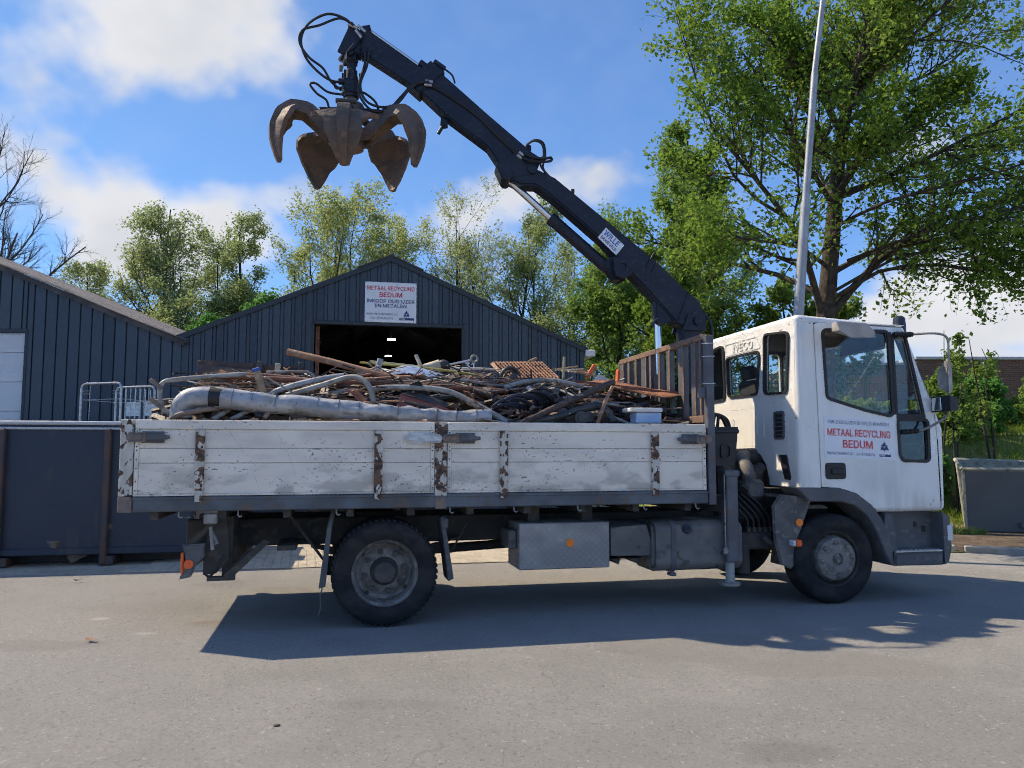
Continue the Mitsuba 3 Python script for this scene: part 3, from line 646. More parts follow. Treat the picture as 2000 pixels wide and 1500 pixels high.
ARCH = [(5.80, .5), (5.80, 1.098), (6.285, 1.088), (6.45, 1.04), (6.60, .94), (6.72, .80), (6.78, .5)]
solid = cab_hull(.055, 0)
inner = cab_hull(.03, .035)
shell = solid - inner
shell -= prism_t(Polygon(ARCH), -.2, .62) ; shell -= prism_t(Polygon(ARCH), 1.55, 2.4)
for wn in (W_MAIN, W_QTR, W_LOW): shell -= prism_t(wn, -.2, .22); shell -= prism_t(wn, 1.9, 2.3)
for wn in R_WIN: shell -= prism_s(wn, 5.7, 6.02)
WSC = rnd([(.20, 1.86), (1.95, 1.86), (1.90, 2.60), (.25, 2.60)], .05)
shell -= prism_s(WSC, 7.0, 7.7)
# engine tunnel cut out of the back wall
shell -= prism_s(Polygon([(.58, .5), (.60, 1.15), (.66, 1.30), (.76, 1.40), (.9, 1.45), (1.3, 1.45), (1.45, 1.40), (1.55, 1.28), (1.6, .5)]), 5.6, 6.3)
# door cut free of the shell with a gap round it
DOOR = Polygon([(6.100, 1.098), (6.285, 1.088), (6.45, 1.04), (6.60, .94), (6.70, .86), (6.72, .80), (7.395, .80), (7.40, 1.55), (7.385, 1.80), (7.145, 2.63), (7.11, 2.655), (6.14, 2.675), (6.095, 2.66)])
slab = pr_t(DOOR, -.1, .16); gap = pr_t(DOOR.buffer(.011, join_style=2), -.1, .17)
door_m = shell ^ man(slab)
shell -= man(gap)
# grooves: belt line, roof gutter, back-wall corner seams and presses
def groove(m, bxm): return m - man(bxm)
shell = groove(shell, bx(5.8, 6.09, -.1, .058, 1.372, 1.380)); door_m = groove(door_m, bx(6.09, 7.45, -.1, .060, 1.352, 1.360))
shell = groove(shell, bx(5.95, 7.2, -.1, .097, 2.684, 2.694))
shell = groove(shell, bx(5.80, 5.898, .118, .126, 1.1, 2.68))
shell = groove(shell, bx(5.80, 5.889, .28, 1.80, 1.874, 1.882))
for ta, tb, za, zb in ((.24, .245, 1.48, 1.874), (.28, 1.1, 1.478, 1.484)): shell = groove(shell, bx(5.8, 5.884, ta, tb, za, zb))
tk('cab', m2t(shell), 'm_white_paint', 32)
tk('cab__roof_gutter', lean(cat([bx(5.96, 7.10, .044, .062, 2.675, 2.684, .003)])), 'm_white_trim')
lin = cab_hull(.03, .042) - cab_hull(.03, .05)
for wn in (W_MAIN, W_QTR, W_LOW): lin -= prism_t(wn.buffer(.01), -.2, .22); lin -= prism_t(wn.buffer(.01), 1.9, 2.3)
for wn in R_WIN: lin -= prism_s(wn.buffer(.01), 5.7, 6.06)
lin -= prism_s(WSC.buffer(.01), 7.0, 7.7); lin -= prism_t(Polygon(ARCH).buffer(.03), -.2, .62); lin -= prism_t(Polygon(ARCH).buffer(.03), 1.55, 2.4)
lin -= prism_s(Polygon([(.56, .5), (.60, 1.15), (.66, 1.32), (.76, 1.42), (.9, 1.47), (1.3, 1.47), (1.45, 1.42), (1.57, 1.28), (1.62, .5)]), 5.6, 6.4)
tk('cab__lining', m2t(lin), 'm_lining')
D = 'cab_door'
tk(D, m2t(door_m), 'm_white_paint', 32)
def gasket(p, t, w_out=.018, w_in=.012, th=.016):
    p = poly(p); return lean(pr_t(p.buffer(w_out).difference(p.buffer(-w_in)), t - th * .5, t + th))
def pane(p, t): 
    p = poly(p); v, f = trimesh.creation.triangulate_polygon(p, engine='earcut')
    return lean(M(np.c_[v[:, 0], np.full(len(v), t), v[:, 1]], f))
tk(D + '__window_frame', cat([gasket(unary_union([W_MAIN]), CT0), lean(pr_t(unary_union([W_QTR.buffer(.018), W_LOW.buffer(.018), sbox(6.955, 1.72, 7.28, 1.80)]).difference(unary_union([W_QTR.buffer(-.010), W_LOW.buffer(-.012)])), CT0 - .008, CT0 + .012))]), 'm_plastic_black')
tk(D + '__window', pane(W_MAIN, CT0 + .018), 'm_glass')
tk(D + '__window', pane(W_QTR, CT0 + .018), 'm_glass')
tk(D + '__window', pane(W_LOW, CT0 + .018), 'm_glass_dark')
tk(D + '__handle', lean(cat([bevel_t(rnd([(6.142, 1.170), (6.360, 1.170), (6.360, 1.324), (6.142, 1.324)], .03), CT0 - .012, CT0 + .01, .004), bx(6.20, 6.345, CT0 - .03, CT0 - .013, 1.215, 1.275, .008), bx(6.165, 6.19, CT0 - .018, CT0 - .0125, 1.24, 1.262, .003)])), 'm_plastic_black')
tk(D + '__window_bead', lean(bx(6.925, 6.945, CT0 - .006, CT0 + .03, 1.79, 2.61, .004)), 'm_plastic_black')
for i, wn in enumerate(R_WIN):
    fr = wn.buffer(.013).difference(wn.buffer(-.008))
    k = tk('cab__rear_window', M(*(lambda v, f: (np.c_[np.full(len(v), 5.906), v[:, 0], v[:, 1]], f))(*trimesh.creation.triangulate_polygon(wn, engine='earcut'))), 'm_glass')
    tk('cab__rear_window_frame', pr_s(fr, 5.868, 5.905), 'm_plastic_black')
v, f = trimesh.creation.triangulate_polygon(WSC, engine='earcut')
tk('cab__windscreen', M(np.c_[7.415 - (v[:, 1] - 1.80) * .345, v[:, 0], v[:, 1]], f), 'm_glass')
for wn in (W_MAIN, W_QTR, W_LOW):
    v, f = trimesh.creation.triangulate_polygon(wn, engine='earcut')
    tk('cab__far_window', M(np.c_[v[:, 0], np.full(len(v), 2.08) - (v[:, 1] - ZC) * .0215, v[:, 1]], f), 'm_glass')
# raised maker's lettering above the middle rear window
lt = lettering('IVECO', .085, .008, True); b_ = lt.bounds; lt.apply_translation((-b_[0, 0], 0, 0)); lt.apply_scale((.42 / (b_[1, 0] - b_[0, 0]), 1, 1))
lt.apply_transform(np.array([[0, 0, -1, 5.891], [-1, 0, 0, 1.30], [0, 1, 0, 2.525], [0, 0, 0, 1.0]]))
tk('cab__lettering', lt, 'm_white_paint')
tk('cab__press', pr_s(rnd([(.72, 2.50), (1.48, 2.50), (1.48, 2.64), (.80, 2.64)], .02).difference(rnd([(.732, 2.512), (1.468, 2.512), (1.468, 2.628), (.805, 2.628)], .02)), 5.888, 5.897), 'm_white_paint')
for a in (.68, .82, 1.30): tk('cab__press', pr_s(rnd([(a, 1.58), (a + .035, 1.58), (a + .035, 1.80), (a, 1.80)], .015), 5.876, 5.884), 'm_white_paint')
vent = [pr_s(rnd([(.305, 1.55), (.485, 1.55), (.485, 1.83), (.305, 1.83)], .03).difference(rnd([(.325, 1.57), (.465, 1.57), (.465, 1.81), (.325, 1.81)], .02)), 5.868, 5.886)]
for z_ in np.linspace(1.585, 1.79, 6): vent.append(obx((5.876, .395, z_ + .008), (.018, .14, .006), (0, .7, 0)))
tk('cab__vent', cat(vent), 'm_plastic_grey')
tk('cab__vent_back', pr_s(rnd([(.32, 1.56), (.47, 1.56), (.47, 1.82), (.32, 1.82)], .02), 5.8765, 5.8775), 'm_plastic_black')
tk('cab__slot', pr_s(rnd([(.20, 1.16), (.30, 1.16), (.40, 1.40), (.27, 1.40)], .02), 5.862, 5.876), 'm_plastic_black')
# front panel: grille, badge bar
tk('cab__grille', cat([bx(7.475, 7.500, .30, 1.85, z_, z_ + .05, .008) for z_ in np.arange(1.0, 1.55, .075)]), 'm_plastic_black')
tk('cab__corner_gap', lean(bx(7.405, 7.411, CT0 - .001, CT0 + .03, .95, 1.55)), 'm_plastic_black')
# interior
for t_ in (.55, 1.55):
    tk('cab__seat', cat([bx(6.30, 6.85, t_ - .24, t_ + .24, 1.50, 1.64, .05), obx((6.30, t_, 1.95), (.14, .46, .62), (0, -.2, 0), .05), obx((6.22, t_, 2.32), (.10, .28, .18), (0, -.2, 0), .04)]), 'm_lining')
tk('cab__dashboard', bx(7.02, 7.36, .16, 1.98, 1.45, 1.76, .06), 'm_plastic_black')
a_ = np.linspace(0, 2 * np.pi, 25)
tk('cab__steering_wheel', cat([tube([(6.90 + .09 * math.cos(x), 1.55 + .22 * math.sin(x), 1.88 + .20 * math.cos(x)) for x in a_], .016, 8), cyl((6.90, 1.55, 1.88), (7.1, 1.55, 1.65), .03)]), 'm_plastic_black')
tk('cab__sun_visor', obx((7.02, .62, 2.55), (.04, .7, .17), (0, .3, 0), .01), 'm_plastic_black')
# kerb mirror over the door, mirrors on the front corner
km = [(6.31, 2.70), (6.64, 2.695), (6.74, 2.60), (6.735, 2.535), (6.42, 2.545), (6.315, 2.62)]
tk('kerb_mirror', m2t(m3.Manifold.hull_points(np.array([(6.14, -.20, 2.64), (6.44, -.22, 2.63), (6.545, -.20, 2.56), (6.545, -.2, 2.50), (6.27, -.22, 2.49), (6.165, -.20, 2.56), (6.24, .02, 2.66), (6.5, .02, 2.66), (6.56, .02, 2.58), (6.32, .02, 2.56), (6.24, .02, 2.58)]))), 'm_beige', 20)
tk('kerb_mirror__bracket', bx(6.42, 6.5, .02, .10, 2.60, 2.66, .01), 'm_plastic_black')
tk('mirror_arm', tube([(7.12, .06, 2.585), (7.20, -.02, 2.585), (7.30, -.10, 2.58), (7.385, -.14, 2.54), (7.40, -.14, 2.40), (7.40, -.13, 2.15), (7.40, -.10, 1.84), (7.37, -.09, 1.76), (7.24, .0, 1.66), (7.12, .06, 1.62)], .012, 10, 50), 'm_s_grey', 40)
rib = [tube([(6.96 + .022 * i, .055 - .002 * i, 2.585), (6.974 + .022 * i, .053 - .002 * i, 2.585)], .024 + .004 * (i % 2), 10) for i in range(9)]
rib += [tube([(7.00 + .022 * i, .05 - .006 * i, 1.62 + .002 * i), (7.014 + .022 * i, .048 - .006 * i, 1.62 + .002 * i)], .022 + .004 * (i % 2), 10) for i in range(7)]
tk('mirror_arm__rubber_sleeve', cat(rib), 'm_plastic_black')
tk('large_mirror', m2t(m3.Manifold.hull_points(np.array([(7.345, -.185, 2.33), (7.35, -.04, 2.22), (7.345, -.185, 1.985), (7.35, -.04, 2.06), (7.40, -.17, 2.25), (7.40, -.06, 2.16), (7.40, -.17, 2.03), (7.36, -.17, 2.33)]))), 'm_beige', 15)
tk('large_mirror__glass', M([(7.339, -.178, 2.31), (7.344, -.046, 2.21), (7.344, -.046, 2.065), (7.339, -.178, 2.0)], [(0, 1, 2), (0, 2, 3)]), 'm_s_grey')
tk('wide_mirror', m2t(m3.Manifold.hull_points(np.array([(7.34, -.20, 1.97), (7.34, .05, 1.97), (7.34, -.20, 1.815), (7.34, .05, 1.815), (7.44, -.18, 1.95), (7.44, .03, 1.95), (7.45, -.18, 1.83), (7.45, .03, 1.83)]))), 'm_plastic_black', 20)
tk('wide_mirror__glass', bx(7.333, 7.339, -.085, .035, 1.83, 1.955, .003), 'm_mirror')
tk('roof_lamp', cat([tubes(np.array([[(7.235, .32, 2.64), (7.235, .32, 2.66), (7.235, .32, 2.74), (7.235, .32, 2.80), (7.235, .32, 2.82)]]), np.array([[.05, .062, .062, .055, .03]]), 18, True), bx(7.15, 7.29, .24, .40, 2.585, 2.645, .015)]), 'm_s_cable', 40)
# wheel arch, step, bumper
arch_o = [(5.826, 1.093), (6.285, 1.087), (6.46, 1.035), (6.611, .928), (6.715, .80), (6.784, .658), (6.838, .366), (6.86, .34)]
arch_i = [(6.80, .36), (6.755, .44), (6.681, .612), (6.62, .735), (6.551, .832), (6.43, .925), (6.28, .962), (5.953, .965)]
tk('wheel_arch', cat([bevel_t(arch_o + arch_i, .035, .075, .008), pr_t(arch_o + arch_i, .0751, .36)]), 'm_plastic_grey')
tk('bumper', cat([pr_t([(6.845, .35), (6.845, .845), (7.40, .845), (7.40, .47), (6.90, .47)], .20, .30), bevel_t([(6.845, .34), (7.39, .335), (7.39, .462), (6.845, .462)], .03, .26, .015),
    pr_t([(6.806, .60), (6.846, .36), (6.90, .47), (6.86, .83), (6.78, .84), (6.76, .72)], .06, .22),
    m2t(m3.Manifold.hull_points(np.array([(7.395, .03, .84), (7.40, .03, .34), (7.49, .05, .80), (7.51, .06, .50), (7.47, .06, .36), (7.395, 2.1, .84), (7.40, 2.1, .34), (7.51, 2.09, .80), (7.60, 1.1, .80), (7.62, 1.1, .50), (7.56, 1.1, .36), (7.52, 2.07, .50)])))]), 'm_plastic_grey', 25)
tk('bumper__step', cat([bx(6.852, 7.385, .028, .20, .463, .485, .006)] + [bx(6.87 + .05 * i, 6.89 + .05 * i, .035, .19, .485, .491) for i in range(10)]), 'm_zinc')
tk('bumper__headlight', bx(7.435, 7.53, .042, .30, .55, .73, .02), 'm_lens')
tk('bumper__mark', cat([bx(7.20, 7.235, .195, .201, .69, .74), bx(7.29, 7.33, .195, .201, .64, .70)]), 'm_plastic_black')
tk('mudguard', cat([bevel_t([(5.70, 1.03), (5.98, 1.0), (6.02, .955), (5.985, .87), (5.88, .62), (5.83, .36), (5.79, .335), (5.69, .38), (5.63, .60), (5.62, .92)], .12, .16, .012),
    pr_t([(6.02, .955), (5.985, .87), (5.88, .62), (5.83, .36), (5.80, .345), (5.85, .64), (5.95, .89), (5.99, .965)], .16, .50), pr_t([(5.70, 1.03), (5.98, 1.0), (5.98, .97), (5.70, 1.0)], .16, .5)]), 'm_fender')
tk('mudguard__reflector', cat([disc_t((5.885, .765), .036, .105, .12), disc_t((5.885, .765), .012, .10, .105)]), 'm_orange')
tk('mudguard__marker_lamp', cat([bx(5.81, 5.87, .04, .13, .545, .61, .012)]), 'm_redorange')
tk('mudguard__marker_lamp__lens', bx(5.78, 5.812, .05, .13, .55, .605, .01), 'm_lens')
# wheels
def tyre(c, t0, w, R, Ri, tread):
    p = [(Ri, t0 + .02), (Ri + .02, t0 + .006), (Ri + .06, t0 - .004), (R - .09, t0 - .012), (R - .045, t0 - .006), (R - .018, t0 + .008), (R - .004, t0 + .026), (R, t0 + .05), (R, t0 + w - .05), (R - .018, t0 + w - .008), (R - .09, t0 + w + .01), (Ri + .02, t0 + w - .006), (Ri, t0 + w - .02)]
    return lathe_t(p, c, 72)
def lugs(c, t0, w, R, n=54):
    ms = []
    for i in range(n):
        a = 2 * np.pi * i / n
        m = obx((R + .003, t0 + .035, 0), (.018, .055, .030), None, .004); m2 = obx((R + .004, t0 + w * .5, 0), (.016, w * .7, .032), None, .004)
        for q_ in (m, m2):
            q_.apply_transform(trimesh.transformations.rotation_matrix(-a, (0, 1, 0))); q_.apply_translation((c[0], 0, c[1])); ms.append(q_)
    return cat(ms)
RC, FC = (2.02, .436), (6.235, .422)
wk = 'rear_wheel'
tk(wk, cat([tyre(RC, .02, .25, .428, .262, True), lugs(RC, .02, .25, .424)]), 'm_rubber', 35)
rimp = [(.262, .04), (.272, .028), (.274, .040), (.25, .055), (.24, .10), (.228, .17), (.20, .18), (.165, .165), (.12, .16), (.115, .16)]
tk(wk + '__rim', lathe_t(rimp, RC, 60), 'm_wheel', 40)
tk(wk + '__hub', cat([lathe_t([(.118, .165), (.112, .12), (.095, .095), (.09, .06), (.082, .05), (.0, .048)], RC, 32)] + [disc_t((RC[0] + .165 * math.cos(a), RC[1] + .165 * math.sin(a)), .021, .135, .18, 6 * 4) for a in np.arange(8) * np.pi / 4 + .2]), 'm_wheel_dark', 40)
tk(wk + '__hand_hole', cat([disc_t((RC[0] + .224 * math.cos(a), RC[1] + .224 * math.sin(a)), .016, .150, .172) for a in np.arange(4) * np.pi / 2 + .9]), 'm_s_black')
tk('inner_rear_wheel', cat([tyre(RC, .31, .25, .428, .262, True), lathe_t([(.262, .34), (.2, .42), (.02, .42)], RC, 40)]), 'm_rubber', 35)
for t0 in (1.72, 1.99): tk('far_rear_wheel', cat([tyre(RC, t0, .25, .428, .262, True), lathe_t([(.262, t0 + .12), (.02, t0 + .12)], RC, 40)]), 'm_rubber', 35)
wk = 'front_wheel'
tk(wk, tyre(FC, .075, .26, .420, .245, False), 'm_rubber', 35)
tk(wk + '__rim', lathe_t([(.245, .095), (.256, .082), (.258, .094), (.243, .11), (.236, .15), (.222, .165)], FC, 60), 'm_wheel_dark', 40)
tk(wk + '__hub_cover', cat([lathe_t([(.222, .165), (.212, .12), (.205, .075), (.196, .058), (.18, .050), (.06, .046), (.055, .05), (.052, .062), (.04, .062), (.036, .045), (.0, .043)], FC, 56)] + [lathe_t([(.026, .06), (.022, .040), (.012, .034), (0, .033)], (FC[0] + .158 * math.cos(a), FC[1] + .158 * math.sin(a)), 14) for a in np.arange(8) * np.pi / 4 + .1] + [disc_t(FC, .026, .026, .05, 6 * 4)]), 'm_wheel', 30)
tk('far_front_wheel', cat([tyre(FC, 1.85, .26, .420, .245, False), lathe_t([(.245, 1.95), (.02, 1.95)], FC, 40)]), 'm_rubber', 35)
# chassis, axles, springs
ch = []
for t_ in (.78, 1.42):
    ch += [bx(.35, 7.2, t_, t_ + .07, .60, .84, .01)]
for s_ in (.5, 1.3, 2.6, 3.6, 4.9, 5.6): ch.append(bx(s_, s_ + .08, .85, 1.42, .66, .80, .01))
tk('chassis', cat(ch), 'm_under')
tk('rear_axle', cat([cyl((2.02, .5, .43), (2.02, 1.75, .43), .07, 16), m2t(m3.Manifold.sphere(.19, 24).scale((1, 1.1, 1)).translate((2.02, 1.12, .44))), cyl((2.2, 1.12, .47), (5.2, 1.12, .62), .045, 12)]), 'm_under', 40)
for t_ in (.70, 1.46):
    for c_, h_, L in ((2.02, .52, .72), (6.235, .56, .62)):
        sp = []
        for j in range(5):
            l_ = L * (1 - .15 * j); u = np.linspace(-l_, l_, 12)
            sp.append(pr_t(Polygon([(c_ + x, h_ - .022 * j + .12 * (x / L) ** 2) for x in u] + [(c_ + x, h_ - .022 * j + .018 + .12 * (x / L) ** 2) for x in u[::-1]]), t_ - .035, t_ + .035))
        tk('leaf_spring', cat(sp), 'm_under')
tk('front_axle', cyl((6.235, .4, .42), (6.235, 1.8, .42), .055), 'm_under')
tk('engine', cat([bx(5.5, 6.7, .70, 1.5, .50, 1.05, .05), bx(5.35, 5.86, .62, 1.6, .70, 1.30, .06), cyl((5.45, .9, 1.35), (6.1, .9, 1.38), .10), cyl((5.5, .45, 1.05), (5.8, .62, 1.28), .05), bx(6.9, 7.4, .3, 1.9, .45, .95, .03)]), 'm_under', 30)
tk('engine__intake', cat([tube([(5.62, .5, 1.02), (5.60, .55, 1.25), (5.66, .75, 1.36), (5.9, 1.0, 1.38)], .07, 14, 20), bx(5.52, 5.72, .40, .64, .96, 1.16, .04)]), 'm_fender', 40)
for i in range(5): tk('brake_hose', tube([(5.28 + .06 * i, .42, 1.02), (5.34 + .07 * i, .36, .92), (5.45 + .06 * i, .32, .80), (5.47 + .06 * i, .32, .70)], .013, 8, 16), 'm_hose', 40)
for i in range(5): tk('hose_coupling', bx(5.45 + .06 * i, 5.49 + .06 * i, .30, .34, .66, .71, .006), 'm_under')
tk('air_valve', cat([bx(5.30, 5.72, .30, .42, .50, .66, .02), cyl((5.42, .34, .28), (5.42, .34, .55), .06), cyl((5.58, .25, .62), (5.66, .22, .56), .03)]), 'm_under')
# inner wheel arches so that the underside reads dark
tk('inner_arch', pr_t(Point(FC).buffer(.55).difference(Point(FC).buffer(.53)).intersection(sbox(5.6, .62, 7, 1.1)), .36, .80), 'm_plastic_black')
# tool box, tanks
tk('tool_box', bx(3.18, 4.01, .15, .60, .402, .806, .008), 'm_tread')
tk('tool_box__reflector', cat([disc_t((3.64, .628), .036, .138, .149), disc_t((3.64, .628), .011, .133, .138)]), 'm_orange')
tk('tool_box__side_box', bx(3.10, 3.175, .22, .55, .58, .74, .01), 'm_tank')
for x in (3.3, 3.8): tk('tool_box__bracket', bx(x, x + .1, .3, .5, .808, .95), 'm_under')
def rtank(s0, s1, t0, t1, z0, z1, r):
    pg = sbox(t0, z0, t1, z1).buffer(-r).buffer(r, quad_segs=6); q_ = pg.buffer(-.03)
    return cat([pr_s(pg, s0 + .03, s1 - .03), pr_s(q_, s0, s1)])
tk('air_tank', cat([m2t(m3.Manifold.hull_points(np.array([(4.03, .17, .75), (4.03, .17, .50), (4.03, .6, .78), (4.03, .6, .46), (4.37, .17, .77), (4.445, .2, .56), (4.44, .2, .49), (4.38, .6, .78), (4.44, .6, .5)])))]), 'm_tank', 25)
tk('air_tank__foot', cat([pr_t([(4.06, .462), (4.15, .462), (4.13, .41)], .25, .5), pr_t([(4.22, .462), (4.34, .462), (4.32, .41)], .25, .5), bx(4.0, 4.6, .5, .6, .43, .47)]), 'm_under')
tk('fuel_tank', rtank(4.42, 5.32, .14, .66, .345, .80, .09), 'm_tank', 30)
sg_ = sbox(.132, .337, .668, .808).buffer(-.09).buffer(.09).difference(sbox(.14, .345, .66, .80).buffer(-.09).buffer(.09))
for s_ in (4.60, 5.16): tk('fuel_tank__strap', pr_s(sg_, s_, s_ + .045), 'm_steel_grey')
tk('fuel_tank__cap', cat([tube([(4.75, .17, .715), (4.75, .125, .735)], .042, 18), bx(4.715, 4.785, .112, .125, .728, .742, .003)]), 'm_s_cable')
tk('fuel_tank__bolt', cat([cyl((4.63, .20, .345), (4.63, .2, .30), .014), bx(4.6, 4.66, .17, .26, .30, .33, .008)]), 'm_steel_grey')
# crane stabiliser leg with its foot, black box behind the cab
lg = 'stabiliser_leg'
tk(lg, cat([bx(5.115, 5.235, .06, .18, .42, 1.24, .012), bx(5.10, 5.25, .05, .19, 1.20, 1.26, .01), bx(5.14, 5.24, .18, 1.9, .86, 1.02, .01)]), 'm_steel_grey')
tk(lg + '__inner_tube', cyl((5.165, .12, .24), (5.165, .12, .45), .042, 18), 'm_s_grey', 40)
tk(lg + '__foot', tubes(np.array([[(5.16, .12, .205), (5.16, .12, .215), (5.16, .12, .235), (5.16, .12, .25)]]), np.array([[.085, .095, .095, .05]]), 28, True), 'm_s_grey', 40)
tk(lg + '__pin_chain', cat([cyl((5.09, .05, 1.22), (5.085, .04, .55), .006, 6), bx(5.065, 5.11, .03, .055, .50, .56, .008)]), 'm_s_grey')
tk('battery_box', cat([m2t(m3.Manifold.hull_points(np.array([(5.03, .10, 1.66), (5.27, .10, 1.66), (5.03, .5, 1.66), (5.27, .5, 1.66), (5.05, .12, 1.30), (5.24, .12, 1.30), (5.05, .5, 1.30), (5.24, .5, 1.30)]))), bx(5.02, 5.28, .09, .52, 1.60, 1.64, .01), pr_t(rnd([(5.09, 1.37), (5.19, 1.37), (5.19, 1.5), (5.09, 1.5)], .03).difference(rnd([(5.10, 1.38), (5.18, 1.38), (5.18, 1.49), (5.10, 1.49)], .03)), .095, .115)]), 'm_plastic_black')
tk('battery_box__hoses', cat([tube([(5.06 + .05 * i, .3, 1.65), (5.10 + .04 * i, .28, 1.78), (5.30, .35, 1.72 - .05 * i), (5.42, .5, 1.4)], .016, 8, 20) for i in range(3)]), 'm_hose', 40)
# mud flaps
tk('mud_flap', cat([pr_t([(1.550, .80), (1.585, .80), (1.545, .33), (1.49, .32)], .10, .40), tube([(1.60, .2, .95), (1.58, .15, .86), (1.56, .12, .78)], .02, 8)]), 'm_plastic_grey')
tk('mud_flap__strip', tube([(1.52, .11, .34), (1.505, .11, .25), (1.51, .11, .17), (1.49, .10, .09)], .006, 5), 'm_plastic_grey')
tk('mud_flap', cat([pr_t([(2.487, .87), (2.515, .88), (2.60, .36), (2.555, .34)], .10, .40), bx(2.50, 2.55, .09, .13, .78, .87, .01)]), 'm_plastic_grey')
tk('flap_stay', cyl((1.25, .35, .88), (1.52, .35, .52), .012, 8), 'm_under'); tk('flap_stay', cyl((2.75, .3, .82), (2.60, .3, .55), .008, 8), 'm_under'); tk('cross_beam', bx(1.15, 1.3, .2, .9, .62, .66), 'm_under'); tk('brake_chamber', tube([(1.60, .25, .55), (1.58, .25, .48), (1.575, .22, .42)], .05, 10), 'm_under')
# rear under-run guard
tk('under_run_guard', cat([bevel_t([(.43, .695), (.60, .70), (.60, .60), (.53, .52), (.50, .44), (.42, .425), (.425, .45), (.47, .50), (.45, .64)], .12, .20, .01), bx(.46, .55, .2, 2.15, .52, .66, .015)]), 'm_plastic_grey')
tk('under_run_guard__arm', cat([pr_t([(.47, .71), (.63, .86), (.66, .84), (.52, .70)], .16, .22), pr_t([(.60, .72), (.64, .92), (.75, .92), (.78, .56), (.68, .45), (.58, .44), (.58, .60)], .22, .30), pr_t([(.76, .46), (1.05, .72), (1.10, .70), (.83, .44), (.83, .40), (.62, .40), (.62, .43), (.74, .43)], .15, .22), bx(.72, .80, .25, 1.9, .40, .90)]), 'm_under')
tk('under_run_guard__reflector', cat([disc_t((.487, .543), .036, .108, .12), disc_t((.487, .543), .011, .104, .108)]), 'm_redorange')
tk('under_run_guard__tail_lamp', bx(.425, .447, .12, .42, .46, .635, .008), 'm_redorange')
tk('under_run_guard__cable', cat([tube([(.75, .16, .60), (.70, .14, .50), (.64, .14, .44), (.60, .14, .47)], .010, 6, 16), tube([(.95, .16, .66), (.86, .14, .56), (.78, .14, .50)], .010, 6, 12)]), 'm_hose')
tk('rear_bracket', cat([bx(.60, .70, .02, .10, .86, .945, .01), cyl((.655, .03, .84), (.675, .03, .66), .014, 8), cyl((.655, .06, .80), (.70, .06, .70), .02, 8)]), 'm_s_grey')

# ------------------------------------------------------------------ load bed
BL, BW = 4.95, 2.26
tk('bed_floor', cat([bx(.02, BL, .06, BW - .06, 1.02, 1.09)] + [bx(s_, s_ + .06, .06, BW - .06, .90, 1.018) for s_ in np.arange(.2, 4.9, .5)]), 'm_under')
tk('side_rail', cat([bx(.085, 4.90, -.012, .055, .965, 1.082, .008), bx(.085, 2.415, -.022, -.0125, 1.058, 1.076, .003), bx(2.525, 4.9, -.022, -.0125, 1.056, 1.074, .003)]), 'm_rail')
tk('far_side_rail', bx(.02, 4.92, BW - .055, BW + .012, .965, 1.082, .008), 'm_rail')
for s_ in (.42, .86, 1.62, 2.55, 3.10, 3.67, 4.28, 4.78): tk('rope_hook', tube([(s_, .01, .967), (s_, .0, .93), (s_ + .015, -.005, .915), (s_ + .03, -.005, .925)], .006, 6), 'm_s_grey')
def side_panel(name, a, b, t0, near=True):
    d = 1 if near else -1
    pl = f'{name}'
    tk(pl, bx(a, b, t0 + .012 * d if near else t0 - .018, t0 + .018 if near else t0 - .012, 1.088, 1.67), 'm_s_grey')
    ys = (t0, t0 + .028) if near else (t0 - .028, t0)
    ys = (min(ys), max(ys))
    for z0, z1 in ((1.102, 1.339), (1.343, 1.454), (1.458, 1.604)):
        tk(pl + '__plank', bx(a + .032, b - .032, ys[0], ys[1], z0, z1, .003), 'm_board')
    e = .012 * d
    tk(pl + '__top_rail', bx(a, b, ys[0] - .012, ys[1] + .012, 1.606, 1.680, .005), 'm_board')
    tk(pl + '__bottom_lip', bx(a, b, ys[0] - .012, ys[1] + .004, 1.086, 1.101, .003), 'm_board')
    for x in (a, b - .031):
        tk(pl + '__end_strip', bx(x, x + .031, ys[0] - .008, ys[1] + .008, 1.1015, 1.6055, .003), 'm_board')
    if near: tk(pl + '__bolt', cat([disc_t((x + .0155, z_), .0055, ys[0] - .0105, ys[0] - .007, 8) for x in (a, b - .031) for z_ in (1.13, 1.20, 1.30, 1.37, 1.44, 1.47, 1.59)]), 'm_s_black')
side_panel('side_board', .085, 2.415, 0.0)
side_panel('side_board', 2.525, 4.885, 0.0)
side_panel('far_side_board', .085, 4.885, BW, False)
COUNT_ = {}
for c_ in (.565, 1.95, 3.007, 4.386):
    st_ = 'stake'
    tk(st_, cat([bx(c_ - .034, c_ - .024, -.030, -.013, 1.10, 1.605), bx(c_ + .024, c_ + .034, -.030, -.013, 1.10, 1.605), bx(c_ - .0345, c_ + .0345, -.036, -.0302, 1.10, 1.604, .002), bx(c_ - .026, c_ + .026, -.040, -.0135, 1.04, 1.1)]), 'm_peel')
    tk(st_ + '__hinge_lug', bx(c_ - .075, c_ - .036, -.028, -.013, 1.058, 1.082, .006), 'm_rail')
tk('corner_post', cat([bx(-.02, .078, -.014, .07, 1.085, 1.682, .006)]), 'm_peel_post')
tk('corner_post__foot', bx(-.022, .080, -.017, .072, .962, 1.083, .006), 'm_s_rustgrey')
tk('middle_post', bx(2.420, 2.520, -.018, .06, 1.06, 1.682, .006), 'm_peel')
tk('middle_post__foot', bx(2.424, 2.516, -.022, .06, .955, 1.058, .004), 'm_s_rustgrey')
tk('far_corner_post', bx(-.02, .078, BW - .07, BW + .01, .96, 1.682), 'm_peel_post')
tk('tailgate', cat([bx(.0, .03, .075, BW - .075, 1.09, 1.655, .004), bx(-.012, .045, .075, BW - .075, 1.656, 1.68, .004)]), 'm_board')
